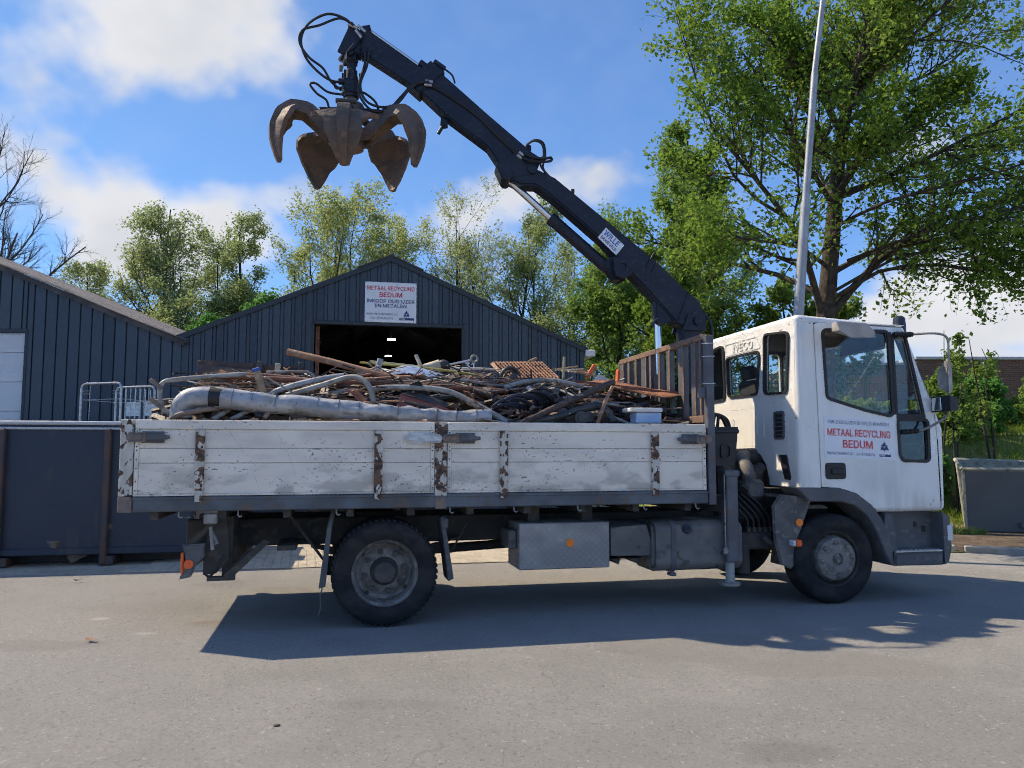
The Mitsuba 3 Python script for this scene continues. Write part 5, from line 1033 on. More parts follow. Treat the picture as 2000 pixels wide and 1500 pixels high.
# ------------------------------------------------------------------ scrap in the bed
SCRAP = [
 ('ventilation_duct', 'dented galvanised spiral duct with an elbow along the near edge of the scrap', 'duct', 'galv', 0.085, [(0.352, 0.3, 1.725), (0.323, 0.3, 1.775), (0.329, 0.3, 1.834), (0.39, 0.28, 1.867), (0.484, 0.26, 1.876), (0.746, 0.25, 1.866), (1.196, 0.25, 1.826), (1.703, 0.24, 1.783), (2.226, 0.24, 1.754), (2.941, 0.24, 1.734)]),
 ('bent_frame_tube', 'pale rounded tube frame bent upright at the rear end of the scrap', 'tube', 'grey', 0.02, [(0.246, 0.4, 1.753), (0.188, 0.4, 1.8), (0.168, 0.4, 1.927), (0.189, 0.4, 2.001), (0.287, 0.45, 2.037), (0.584, 0.5, 2.074), (0.824, 0.6, 2.106)]),
 ('bracket_bar', 'upper short rusty flat bar sticking out at the rear end of the scrap', 'bar', 'rustgrey', 0.016, [(0.112, 0.35, 2.016), (0.181, 0.35, 1.958)]),
 ('bracket_bar', 'lower short rusty flat bar sticking out at the rear end of the scrap', 'bar', 'rustgrey', 0.016, [(0.117, 0.35, 1.859), (0.19, 0.35, 1.797)]),
 ('rusty_pole', 'long thick rusty pole rising over the scrap towards the shed door', 'pole', 'rustlight', 0.033, [(1.13, 1.35, 2.407), (1.515, 1.2, 2.309), (1.807, 1.1, 2.226), (2.19, 0.95, 2.125), (2.528, 0.9, 2.088), (2.802, 0.9, 2.049)]),
 ('galvanised_pipe', 'short bright galvanised pipe standing up out of the scrap', 'pipe', 'galv', 0.03, [(1.984, 1.3, 2.178), (2.027, 1.3, 2.354)]),
 ('open_grey_tube', 'grey tube with a dark open end lying left of the rusty pole', 'tube', 'galv', 0.028, [(0.971, 0.7, 1.917), (1.167, 0.7, 2.003), (1.433, 0.7, 2.078), (1.668, 0.7, 2.12)]),
 ('curved_grey_tube', 'grey tube curving down like a walking stick in front of the pile', 'tube', 'grey', 0.026, [(1.174, 0.6, 1.927), (1.481, 0.55, 2.02), (1.702, 0.5, 2.088), (1.812, 0.45, 2.072), (1.887, 0.4, 1.992), (1.925, 0.4, 1.862)]),
 ('arched_grey_tube', "long grey tube arching down to the bed side by the duct's open end", 'tube', 'grey', 0.026, [(1.919, 0.5, 1.987), (2.064, 0.5, 2.004), (2.38, 0.45, 2.001), (2.605, 0.4, 1.964), (2.822, 0.3, 1.85), (3.081, 0.2, 1.693)]),
 ('yellow_pole', 'thin yellow pole lying across the top of the pile', 'pole', 'yellow', 0.012, [(1.832, 1.5, 2.335), (2.642, 1.4, 2.27), (3.353, 1.2, 2.145)]),
 ('yellow_pole', 'shorter pale yellow pole right behind the thin yellow pole', 'pole', 'yellowpale', 0.012, [(1.938, 1.7, 2.371), (2.355, 1.7, 2.338), (2.914, 1.6, 2.27)]),
 ('long_rusty_pipe', 'long straight red-brown pipe running along the middle of the pile', 'pipe', 'rustred', 0.022, [(0.542, 0.8, 2.101), (1.162, 0.75, 2.082), (1.524, 0.7, 2.066), (2.077, 0.7, 2.053), (2.738, 0.65, 2.023), (3.189, 0.65, 2.002)]),
 ('rusty_pipe', 'pair of thin rusty pipes on the left of the pile, the upper one', 'pipe', 'rustlight', 0.016, [(0.641, 0.9, 2.136), (0.971, 0.9, 2.129), (1.244, 0.9, 2.106)]),
 ('rusty_pipe', 'pair of thin rusty pipes on the left of the pile, the lower one', 'pipe', 'rustred', 0.016, [(0.513, 0.85, 2.101), (0.887, 0.85, 2.099), (1.247, 0.85, 2.088)]),
 ('steel_rod', 'bright steel rod with a ring at its end pointing at the house number', 'rod', 'chrome', 0.012, [(2.654, 1.7, 2.329), (3.024, 1.7, 2.415)]),
 ('brass_rod', 'thin brass coloured rod standing upright near the right shed wall', 'rod', 'brass', 0.014, [(3.868, 1.1, 2.147), (3.88, 1.1, 2.4)]),
 ('dark_pipe', 'thick brown pipe leaning up to the right against the rusty plates', 'pipe', 'rustdark', 0.03, [(3.23, 0.2, 1.685), (3.63, 0.3, 1.865), (4.191, 0.5, 2.096)]),
 ('rusty_bar', 'rusty bar standing tilted in front of the thick brown pipe', 'bar', 'rustlight', 0.018, [(3.907, 0.15, 1.679), (3.99, 0.2, 1.859), (4.107, 0.3, 2.029)]),
 ('drive_shaft', 'dark grey steel shaft with a flange by the front end of the scrap', 'shaft', 'darkgrey', 0.03, [(3.304, 0.25, 1.697), (3.567, 0.25, 1.745), (3.761, 0.25, 1.813), (3.925, 0.3, 1.836)]),
 ('pipe_elbow', 'dark grey pipe bent in an elbow next to the steel shaft', 'pipe', 'darkgrey', 0.034, [(3.801, 0.3, 1.787), (3.876, 0.3, 1.84), (3.985, 0.3, 1.851), (4.047, 0.25, 1.788), (4.077, 0.2, 1.692)]),
 ('square_tube', 'dark square tube with an open end by the blue box', 'tube', 'darkgrey', 0.024, [(4.192, 0.7, 1.811), (4.554, 0.5, 1.889)]),
 ('square_tube', 'dark square tube behind the one with the open end', 'tube', 'darkgrey', 0.02, [(4.255, 0.8, 1.862), (4.649, 0.7, 1.958)]),
 ('corrugated_hose', 'short ribbed brown hose end in the middle of the pile', 'hose', 'rustdark', 0.028, [(2.833, 0.5, 1.994), (2.982, 0.45, 1.945)]),
 ('white_angle_bar', 'white angle bar at the top right of the pile', 'bar', 'white', 0.014, [(2.806, 1.8, 2.332), (3.401, 1.8, 2.329)]),
 ('curved_rail', 'curved pale rail below the rusty grille', 'rail', 'grey', 0.022, [(3.165, 0.7, 2.044), (3.391, 0.7, 2.102), (3.647, 0.7, 2.117), (3.957, 0.7, 2.063)]),
 ('short_pipe', 'short grey pipe stub below the rusty grille', 'pipe', 'galv', 0.026, [(3.372, 0.6, 2.035), (3.424, 0.55, 1.974)]),
 ('tube_handle', 'thin grey tube bent over at the top left of the pile', 'tube', 'grey', 0.014, [(0.946, 1.2, 2.186), (1.276, 1.2, 2.199), (1.353, 1.2, 2.186), (1.393, 1.2, 2.147)]),
 ('grey_tube', 'grey tube slanting up under the duct, left of the other', 'tube', 'grey', 0.022, [(0.618, 0.2, 1.689), (0.73, 0.3, 1.78)]),
 ('grey_tube', 'grey tube slanting up under the duct, right of the other', 'tube', 'grey', 0.02, [(0.757, 0.2, 1.69), (0.905, 0.3, 1.782)]),
 ('dark_bent_bar', 'brown bar bent like a bow under the elbow of the duct', 'bar', 'rustgrey', 0.022, [(0.284, 0.25, 1.688), (0.362, 0.2, 1.728), (0.556, 0.2, 1.772), (0.685, 0.3, 1.796)]),
]
SM = dict(galv='m_galv', grey='m_s_grey', white='m_s_white', rustlight='m_s_rustlight', rustred='m_s_rustred', rustdark='m_s_rustdark', rustgrey='m_s_rustgrey', darkgrey='m_s_darkgrey', yellow='m_s_yellow', yellowpale='m_s_yellowpale', brass='m_s_brass', chrome='m_s_chrome')
def sc(name, mesh, mat, label, ct, smooth=False, group=None, kind=None):
    return tag(put(name, TRK(mesh), mat, smooth), label, ct, group, kind)
for n_, l_, c_, m_, r_, P in SCRAP:
    if n_ == 'ventilation_duct': continue
    hollow = m_ in ('galv',) or n_ in ('grey_tube', 'corrugated_hose')
    if n_ == 'square_tube':
        a, b = np.array(P[0]), np.array(P[-1]); msh = pipe([a, b], r_ * 1.3, 4, wall=.25)
    elif n_ == 'bracket_bar':
        a, b = np.array(P[0]), np.array(P[-1]); d = b - a; msh = obx((a + b) / 2, (np.linalg.norm(d) + .03, .012, .036), (0, -math.atan2(d[2], d[0]), 0), .003)
    elif n_ == 'corrugated_hose':
        q_ = smooth_line(P, 30); q_ = np.linspace(q_[0], q_[-1], 30); msh = tubes(q_[None], (r_ + .004 * (np.arange(30) % 2))[None], 14, True)
    elif hollow: msh = pipe(P, r_, 14, 24 if len(P) > 2 else None)
    else: msh = tube(P, r_, 12, 40 if len(P) > 2 else None)
    sc(n_, msh, SM[m_], l_, c_, 40)
# spiral duct: seams every few centimetres and dents
P = [s_ for s_ in SCRAP if s_[0] == 'ventilation_duct'][0][5]
P = [(p[0], p[1], p[2]) for p in P]
P = [(.358, .32, 1.60), (.356, .31, 1.73), (.375, .295, 1.81), (.435, .28, 1.864), (.52, .265, 1.880), (.64, .255, 1.876)] + P[5:]
q_ = smooth_line(P, 150); R_ = np.interp(np.linspace(0, 1, 150), [0, .1, .5, .8, 1], [.084, .088, .082, .074, .070])
du = tubes(q_[None], R_[None], 28, True); v = du.vertices.copy()
axis = np.repeat(q_, 28, 0); rad = v - axis
dent = (meshkit.fbm(v * np.array([4.5, 9, 9]) + 3.0, 3, 9) - .5)
dent = np.where(v[:, :1] > .9, dent[:, None], dent[:, None] * .35)
du.vertices = axis + rad * (1 + 1.1 * np.minimum(dent, .03) + .10 * dent)
dk = thing('ventilation_duct', 'dented galvanised spiral duct with an elbow along the near edge of the scrap', 'duct')
put(dk + '__tube', TRK(du), 'm_galv', 50)
def ring_at(i, w, dr_):
    a = max(0, i - w); b = min(149, i + w); return tubes(q_[a:b + 1][None], (R_[a:b + 1] + dr_)[None], 28, True)
for i in range(34, 148, 9): put(dk + '__seam', TRK(tubes(np.array([[q_[i], q_[i] * .85 + q_[i + 1] * .15]]), np.full((1, 2), R_[i] + .002), 28, True)), 'm_s_darkgrey')
put(dk + '__band', TRK(ring_at(27, 3, .003)), 'm_s_black', 50)
put(dk + '__band', TRK(ring_at(5, 1, .004)), 'm_s_black', 50)
# plates and odd pieces
def plate(pts, th=.006, sub=3, wob=.01, seed=0):
    """sheet through 3-D corner points, subdivided and dented"""
    c = np.array(pts, float)
    if len(c) == 4:
        n_ = 10; u, w = np.meshgrid(np.linspace(0, 1, n_), np.linspace(0, 1, n_), indexing='ij'); u, w = u[..., None], w[..., None]
        G = (1 - u) * (1 - w) * c[0] + u * (1 - w) * c[1] + u * w * c[2] + (1 - u) * w * c[3]
    nn = np.cross(c[1] - c[0], c[3] - c[0]); nn /= np.linalg.norm(nn)
    G = G + nn * (meshkit.fbm(G * 5 + seed, 2, seed)[..., None] - .5) * 2 * wob
    A = G.reshape(-1, 3); B = A + nn * th; idx = np.arange(n_ * n_).reshape(n_, n_)
    q = np.stack([idx[:-1, :-1], idx[1:, :-1], idx[1:, 1:], idx[:-1, 1:]], -1).reshape(-1, 4)
    f = np.vstack([q[:, [0, 2, 1]], q[:, [0, 3, 2]], q[:, :3] + n_ * n_, q[:, [0, 2, 3]] + n_ * n_])
    b = np.concatenate([idx[0, :], idx[1:, -1], idx[-1, -2::-1], idx[-2:0:-1, 0]]); b2 = np.roll(b, -1)
    f = np.vstack([f, np.stack([b, b2, b2 + n_ * n_], 1), np.stack([b, b2 + n_ * n_, b + n_ * n_], 1)])
    return M(np.vstack([A, B]), f)
sc('steel_beam', cat([obx((.76, 1.7, 2.275), (1.02, .09, .075), (0, .052, 0), .006), obx((.78, 1.66, 2.30), (1.0, .012, .03), (0, .052, 0))]), 'm_s_rustdark', 'dark rusty steel beam lying highest at the rear left of the pile', 'beam')
for i, (x, z) in enumerate(((.845, 2.27), (1.02, 2.25), (1.245, 2.27))): sc('beam_clamp', obx((x, 1.62, z), (.05, .10, .13), (0, .05, 0), .006), 'm_s_darkgrey' if i != 1 else 'm_s_cream', ('dark clamp sitting on the middle of the dark rusty beam', 'cream clamp with a slot on the dark rusty beam', 'dark clamp at the right end of the dark rusty beam')[i], 'clamp')
sc('dark_sheet', plate([(.26, 1.62, 2.29), (.28, 1.5, 2.07), (.62, 1.5, 2.12), (.80, 1.62, 2.24)], .008, wob=.012, seed=3), 'm_s_rustdark', 'dark brown steel sheet hanging below the dark rusty beam', 'sheet')
bl = plate([(2.02, 1.1, 2.165), (2.25, 1.45, 2.275), (2.74, 1.3, 2.19), (2.66, 1.0, 2.10)], .006, wob=.02, seed=1)
v = bl.vertices.copy(); v[:, 2] += .055 * np.exp(-((v[:, 0] - 2.35) / .22) ** 2); bl.vertices = v
sc('car_panel', bl, 'm_s_blue', 'bulging pale blue metal panel lying behind the long rusty pole', 'panel', 30)
sc('crumpled_edge', plate([(1.93, 1.2, 2.19), (2.05, 1.4, 2.27), (2.20, 1.35, 2.24), (2.06, 1.1, 2.18)], .006, wob=.04, seed=6), 'm_s_white', 'crumpled white sheet at the left end of the pale blue panel', 'sheet')
gk = thing('rusty_grille', 'rusty square-mesh grille leaning on top of the pile', 'grille')
g0, g1, g2, g3 = [np.array(p) for p in ((3.249, 1.7, 2.376), (3.80, 1.7, 2.392), (3.82, 1.1, 2.165), (3.304, 1.1, 2.136))]
def gp(u, w): return (1 - u) * (1 - w) * g0 + u * (1 - w) * g1 + u * w * g2 + (1 - u) * w * g3
fr = [tubes(np.array([[a, b]]), np.full((1, 2), .026), 4, True) for a, b in ((g0, g1), (g1, g2), (g2, g3), (g3, g0))]
put(gk + '__frame', TRK(cat(fr)), 'm_s_rustlight')
def bar3(a, b, h=.03, w=.005):
    a, b = np.array(a), np.array(b); d = (b - a) / np.linalg.norm(b - a); sd_ = np.cross(d, (0, 0, 1)); sd_ /= np.linalg.norm(sd_); up = np.cross(sd_, d)
    V = [p + sd_ * x * w + up * y * h for p in (a, b) for x, y in ((-1, -1), (1, -1), (1, 1), (-1, 1))]
    return m2t(m3.Manifold.hull_points(np.array(V)))
for i in range(1, 14): put(gk + '__bar', TRK(bar3(gp(i / 14, 0), gp(i / 14, 1))), 'm_s_rustlight')
for i in range(1, 10): put(gk + '__cross_bar', TRK(bar3(gp(0, i / 10), gp(1, i / 10), .026)), 'm_s_rustred')
rd = thing('red_sign_plate', 'bent red-brown sheet with faded grey lettering behind the duct', 'sheet')
put(rd + '__sheet', TRK(plate([(2.10, .33, 1.79), (2.16, .42, 1.945), (2.40, .42, 1.90), (2.66, .30, 1.765)], .006, wob=.012, seed=4)), 'm_s_red')
put(rd + '__fold', TRK(plate([(2.165, .42, 1.95), (2.28, .50, 1.985), (2.55, .45, 1.89), (2.70, .33, 1.775)], .006, wob=.012, seed=5)), 'm_s_darkgrey')
wd = thing('wooden_post', 'short weathered wooden post with a blue painted end standing in the pile', 'post')
put(wd + '__post', TRK(obx((.945, .6, 2.04), (.06, .05, .20), (0, -.30, 0), .004)), 'm_s_wood')
put(wd + '__painted_end', TRK(obx((.910, .6, 2.148), (.062, .052, .03), (0, -.30, 0), .004)), 'm_blue_print')
a_ = np.linspace(0, 2 * np.pi, 25)
def hoop(c, R, r, tilt=(0, 0), n=30, squash=1.0):
    P = np.stack([R * np.cos(a_n(n)), 0 * a_n(n), R * squash * np.sin(a_n(n))], -1); m = tubes(P[None], np.full((1, n), r), 8)
    m.apply_transform(trimesh.transformations.euler_matrix(tilt[0], 0, tilt[1], 'sxyz')); m.apply_translation(c); return m
def a_n(n): return np.linspace(0, 2 * np.pi, n)
sc('steel_ring', hoop((3.045, 1.68, 2.425), .035, .012), 'm_s_grey', 'small steel ring on the end of the bright steel rod', 'ring', 40)
bb_ = thing('blue_box', 'small pale blue metal box at the front end of the bed', 'box')
put(bb_ + '__body', TRK(bx(4.262, 4.505, .10, .26, 1.69, 1.785, .004)), 'm_s_bluebox')
put(bb_ + '__lid', TRK(cat([bx(4.20, 4.51, .08, .30, 1.79, 1.828, .006)])), 'm_s_white')
for i, (p, l_) in enumerate((([(3.98, 1.1, 2.145), (4.45, 1.35, 2.20), (5.0, .95, 2.035), (4.70, .6, 1.99)], 'upper long rust-orange plate under the headboard'), ([(4.05, .8, 2.10), (4.40, 1.0, 2.145), (5.04, .7, 2.0), (4.60, .45, 1.975)], 'middle long rust-orange plate under the headboard'), ([(4.30, .6, 2.05), (4.60, .8, 2.08), (4.98, .6, 1.985), (4.66, .38, 1.95)], 'lowest long rust-orange plate under the headboard'))):
    sc('rusty_plate', plate(p, .012, wob=.018, seed=11 + i), 'm_s_rustorange', l_, 'plate')
    sc('rusty_angle', bar3(p[0], p[2], .02, .01), 'm_s_rustred', ('upper', 'middle', 'lowest')[i] + ' rusty angle iron lying across the rust-orange plates', 'angle iron')
sc('orange_board', obx((4.30, 1.5, 2.30), (.045, .03, .17), (0, .55, 0), .004), 'm_s_orange', 'orange board sticking up at the right of the pile', 'board')
sc('orange_marker', obx((4.70, 1.75, 2.28), (.03, .05, .15), (0, .12, .3), .004), 'm_s_orange', 'orange marker beside the far end of the headboard', 'marker')
sc('white_shard', plate([(4.28, 1.4, 2.18), (4.36, 1.42, 2.27), (4.52, 1.4, 2.19), (4.40, 1.38, 2.15)], .006, seed=2), 'm_s_white', 'white shard of sheet beside the orange board', 'sheet')
sc('cable_coil', cat([hoop((3.10 + .02 * i, .42 + .02 * (i % 3), 1.75 + .012 * i), .17 + .012 * (i % 4), .012, (.7 + .1 * (i % 3), .2), 34, .8) for i in range(9)]), 'm_s_cable', 'coil of black cable in the hollow behind the bed side', 'cable coil', 40)
sc('cable_coil', cat([hoop((3.36 + .02 * i, .55 + .02 * (i % 3), 1.83 + .012 * i), .14 + .012 * (i % 4), .012, (.5 + .1 * (i % 3), -.3), 34, .8) for i in range(7)]), 'm_s_black', 'second coil of black cable to the right of the first', 'cable coil', 40)
sc('wheel_rim', cat([hoop((3.34, 1.25, 2.19), .10, .022, (.2, .2)), hoop((3.34, 1.22, 2.19), .06, .012, (.2, .2)), cyl((3.34, 1.1, 2.19), (3.34, 1.3, 2.19), .03)]), 'm_s_darkgrey', 'dark round wheel left of the rusty grille', 'wheel', 40)
sc('flange', cat([disc_t((3.77, 1.735), .062, .19, .24), disc_t((3.77, 1.735), .035, .175, .19), disc_t((3.86, 1.75), .05, .26, .30)]), 'm_s_darkgrey', 'round dark flange on the near bed side next to the steel shaft', 'flange')
sc('dark_ball', m2t(m3.Manifold.sphere(.035, 16).translate((.98, .2, 1.725))), 'm_s_black', 'small dark round knob under the duct', 'knob', True)
sc('white_can', cat([cyl((2.50, 1.6, 2.29), (2.66, 1.6, 2.345), .055, 18)]), 'm_s_cream', 'crushed cream coloured can on top of the pile', 'can', 40)
sc('grey_lump', m2t(m3.Manifold.sphere(.07, 14).scale((1, .8, .85)).translate((2.70, 1.6, 2.34))), 'm_s_darkgrey', 'dark grey lump at the right of the cream can', 'lump', 30)
sc('bottle', cyl((2.41, 1.6, 2.44), (2.46, 1.55, 2.31), .02, 12), 'm_s_cream', 'thin pale stick with a black end standing in front of the doorway', 'stick', 40)
cg = np.linspace(0, 1, 60); cv = []
for j in (0, 1):
    for x in cg: cv.append((3.22 + .88 * x, .75 + .35 * j, 2.045 + .012 * math.sin(x * 38) + .02 * j))
sc('corrugated_sheet', M(cv, [(i, i + 1, 60 + i + 1) for i in range(59)] + [(i, 60 + i + 1, 60 + i) for i in range(59)]), 'm_s_grey', 'pale corrugated sheet under the rusty grille', 'sheet', True)
for i in range(5): sc('wooden_lath', obx((4.05 + .05 * i, 1.7 - .06 * i, 2.35 - .022 * i), (.32, .035, .015), (.1, .06 * (i - 2), .15 * (i - 2)), .002), ('m_s_wood', 'm_s_cream')[i % 2], 'pale wooden lath lying on top of the pile near the right shed wall', 'lath', group='laths on top of the pile')
sc('wooden_stick', obx((3.66, 1.55, 2.415), (.10, .03, .025), (0, -.4, .3), .004), 'm_s_wood', 'short stick lying on the top edge of the rusty grille', 'stick')
# crowd of loose pieces: bars, tubes, plates
rs = np.random.default_rng(21)
def ztop(s, t):
    z = np.interp(s, [0, .3, .5, 1.3, 2.0, 2.8, 3.3, 3.9, 4.4, 5.0], [1.70, 1.93, 2.10, 2.13, 2.18, 2.18, 2.16, 2.10, 2.02, 1.90])
    return 1.66 + (z - 1.66) * np.interp(t, [.08, .2, .4, .8, 1.2, 1.9, 2.2], [-.05, .0, .42, .82, 1.0, 1.0, .5])
kinds = [('rusty_bar', 'm_s_rustlight', 'rusty bar among the scrap in the truck bed', 'bar', 'rusty bars in the pile', (.3, 1.1), (.007, .016), 6), ('grey_tube_offcut', 'm_s_grey', 'grey tube offcut among the scrap in the truck bed', 'tube', 'grey tube offcuts in the pile', (.25, .9), (.010, .022), 10),
    ('dark_bar', 'm_s_rustdark', 'dark brown bar among the scrap in the truck bed', 'bar', 'dark bars in the pile', (.3, 1.2), (.009, .022), 6), ('red_brown_pipe', 'm_s_rustred', 'red-brown pipe among the scrap in the truck bed', 'pipe', 'red-brown pipes in the pile', (.3, 1.0), (.010, .020), 10), ('black_bar', 'm_s_black', 'black bar among the scrap in the truck bed', 'bar', 'black bars in the pile', (.3, 1.0), (.010, .022), 8)]
for i in range(120):
    n_, m_, l_, c_, g_, LL, RR, sd_ = kinds[rs.choice(5, p=[.2, .3, .2, .15, .15])]
    s_ = rs.uniform(.2, 4.75); t_ = rs.uniform(.12, 2.1); L = rs.uniform(*LL); a = rs.normal(0, .55); p = rs.normal(0, .16)
    z_ = ztop(s_, t_) - abs(rs.normal(.03, .07)) + .02; z_ = max(z_, 1.60)
    d = np.array([math.cos(a) * math.cos(p), math.sin(a) * math.cos(p), math.sin(p)]) * L / 2
    A, B = np.array([s_, t_, z_]) - d, np.array([s_, t_, z_]) + d
    for E_ in (A, B): E_[0] = np.clip(E_[0], .10, 4.86); E_[1] = np.clip(E_[1], .09, 2.15); E_[2] = np.clip(E_[2], 1.56, ztop(E_[0], E_[1]) + .05)
    mid = (A + B) / 2 + rs.normal(0, .04, 3) * (rs.random() < .4)
    r_ = rs.uniform(*RR)
    ms = pipe(smooth_line([A, mid, B], 12), r_, sd_) if n_ in ('grey_tube_offcut', 'red_brown_pipe') else tube([A, mid, B], r_, sd_ if rs.random() < .6 else 4, 12)
    sc(n_, ms, m_, l_, c_, 50, group=g_)
pk = [('m_s_rustred', 'rusty_sheet', 'rusty sheet offcut among the scrap in the truck bed', 'rusty sheet offcuts in the pile'), ('m_s_grey', 'grey_sheet', 'grey sheet offcut among the scrap in the truck bed', 'grey sheet offcuts in the pile'), ('m_s_black', 'black_sheet', 'black sheet offcut among the scrap in the truck bed', 'black sheet offcuts in the pile'), ('m_s_white', 'white_sheet', 'white sheet offcut among the scrap in the truck bed', 'white sheet offcuts in the pile'), ('m_s_rustdark', 'brown_sheet', 'brown sheet offcut among the scrap in the truck bed', 'brown sheet offcuts in the pile')]
for i in range(60):
    m_, n_, l_, g_ = pk[rs.choice(5, p=[.2, .3, .18, .2, .12])]
    s_ = rs.uniform(.3, 4.6); t_ = rs.uniform(.2, 2.0); z_ = max(ztop(s_, t_) - abs(rs.normal(.05, .07)), 1.60)
    w, h = rs.uniform(.06, .22), rs.uniform(.04, .15); R = trimesh.transformations.euler_matrix(rs.normal(0, .5), rs.normal(0, .3), rs.uniform(0, 3))[:3, :3]
    cs = [np.array([s_, t_, z_]) + R @ np.array(q) for q in ((-w, -h, 0), (w, -h, 0), (w * rs.uniform(.6, 1), h, 0), (-w * rs.uniform(.5, 1), h, 0))]
    sc(n_, plate(cs, .005, wob=.03, seed=i), m_, l_, 'sheet', group=g_)
for i in range(26):
    s_, t_ = rs.uniform(.4, 4.4), rs.uniform(.15, 1.6); z_ = ztop(s_, t_) - .02
    P = np.array([s_, t_, z_]) + np.cumsum(rs.normal(0, .09, (7, 3)) * [1.3, .8, .55], 0); P[:, 2] = np.clip(P[:, 2], 1.69, ztop(s_, 1.2) + .09); P[:, 1] = np.clip(P[:, 1], .06, 2.1); P[:, 0] = np.clip(P[:, 0], .1, 4.8)
    sc('loose_wire', tube(P, .0035 + .003 * rs.random(), 5, 40), ('m_s_grey', 'm_s_rustlight', 'm_s_black')[i % 3], ('pale', 'rusty', 'black')[i % 3] + ' loose wire curling out of the scrap in the truck bed', 'wire', 60, group=('pale', 'rusty', 'black')[i % 3] + ' loose wires in the pile')
# the dense mass underneath
hp = []
for i in range(1500):
    s_, t_ = rs.uniform(.12, 4.8), rs.uniform(.1, 2.15); zt = ztop(s_, t_) - .05
    z_ = zt - abs(rs.normal(0, .12)); z_ = max(z_, 1.2)
    hp.append(obx((s_, t_, z_), (rs.uniform(.04, .4), rs.uniform(.01, .10), rs.uniform(.006, .05)), rs.normal(0, .5, 3) * [1, .5, 2]))
hv = np.array([m.vertices for m in hp]); 
mm = cat(hp); v = mm.vertices.copy(); v[:, 0] = np.clip(v[:, 0], .05, 4.88); v[:, 1] = np.clip(v[:, 1], .04, 2.2); mm.vertices = v
q_ = rs.random(1500) < .6
def sub(sel): 
    m = cat([h for h, k_ in zip(hp, sel) if k_]); v = m.vertices.copy(); v[:, 0] = np.clip(v[:, 0], .05, 4.88); v[:, 1] = np.clip(v[:, 1], .04, 2.2); m.vertices = v; return m
hk_ = thing('scrap_heap', 'dark tangle of small scrap metal filling the truck bed', 'scrap'); labels[hk_]['kind'] = 'stuff'
put(hk_ + '__dark_pieces', TRK(sub(q_)), 'm_s_rustdark'); put(hk_ + '__rusty_pieces', TRK(sub(~q_)), 'm_s_rustgrey')
tb_ = []
for i in range(620):
    s_, t_ = rs.uniform(.15, 4.75), rs.uniform(.5, 2.1); L = rs.uniform(.15, .8); a, p = rs.normal(0, .7), rs.normal(0, .22)
    d = np.array([math.cos(a) * math.cos(p), math.sin(a) * math.cos(p), math.sin(p)]) * L / 2; c_ = np.array([s_, t_, max(1.6, ztop(s_, t_) - abs(rs.normal(0, .04)) + .015)])
    P = np.array([c_ - d, c_ + rs.normal(0, .02, 3), c_ + d]); P[:, 0] = np.clip(P[:, 0], .06, 4.86); P[:, 1] = np.clip(P[:, 1], .05, 2.18); tb_.append((P, rs.uniform(.0035, .009)))
for q0_, nm_, mt_ in ((0, 'thin_rusty_bars', 'm_s_rustlight'), (1, 'thin_grey_bars', 'm_s_grey'), (2, 'thin_dark_bars', 'm_s_rustdark'), (3, 'thin_black_bars', 'm_s_black')):
    g_ = tb_[q0_::4]; put(hk_ + '__' + nm_, TRK(tubes(np.array([x[0] for x in g_]), np.array([[x[1]] * 3 for x in g_]), 5, True)), mt_)
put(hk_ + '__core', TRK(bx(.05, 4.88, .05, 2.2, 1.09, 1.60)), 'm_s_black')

# ------------------------------------------------------------------ trees and bushes
def resample(P, K):
    P = np.asarray(P, float); L = np.concatenate([[0], np.cumsum(np.linalg.norm(np.diff(P, axis=0), axis=1))])
    return np.stack([np.interp(np.linspace(0, L[-1], K), L, P[:, k]) for k in range(3)], 1)
def children(rg, P, R, m, umin, ang, lr, K, up, wob, rr=.55, umax=1.0, decay=.55):
    """m side branches on each of the polylines P (N, K0, 3) with radii R (N, K0)"""
    N, K0, _ = P.shape
    u = rg.uniform(umin, umax, (N, m)); x = u * (K0 - 1); i = np.minimum(x.astype(int), K0 - 2); w = (x - i)[..., None]
    n = np.arange(N)[:, None]
    base = P[n, i] * (1 - w) + P[n, i + 1] * w; tan = P[n, i + 1] - P[n, i]; tan /= np.linalg.norm(tan, axis=2, keepdims=True) + 1e-9
    r0 = (R[n, i] * (1 - w[..., 0]) + R[n, i + 1] * w[..., 0])
    L = np.linalg.norm(np.diff(P, axis=1), axis=2).sum(1)[:, None]
    q = rg.normal(size=(N, m, 3)); q -= (q * tan).sum(2, keepdims=True) * tan; q /= np.linalg.norm(q, axis=2, keepdims=True) + 1e-9
    a = np.radians(rg.normal(ang, 11, (N, m)))[..., None]
    d = np.cos(a) * tan + np.sin(a) * q
    ln = (L * lr * (1 - decay * u) * rg.uniform(.65, 1.25, (N, m)))
    d = d.reshape(-1, 3); base = base.reshape(-1, 3); ln = ln.reshape(-1); r0 = r0.reshape(-1)
    out = np.empty((len(d), K, 3)); out[:, 0] = base; st = (ln / (K - 1))[:, None]
    for k in range(1, K):
        d = d + rg.normal(0, wob, d.shape) + np.array([0, 0, up]); d /= np.linalg.norm(d, axis=1, keepdims=True)
        out[:, k] = out[:, k - 1] + d * st
    rad = (r0 * rr)[:, None] * np.linspace(1, .35, K)[None]
    return out, np.maximum(rad, .0025)
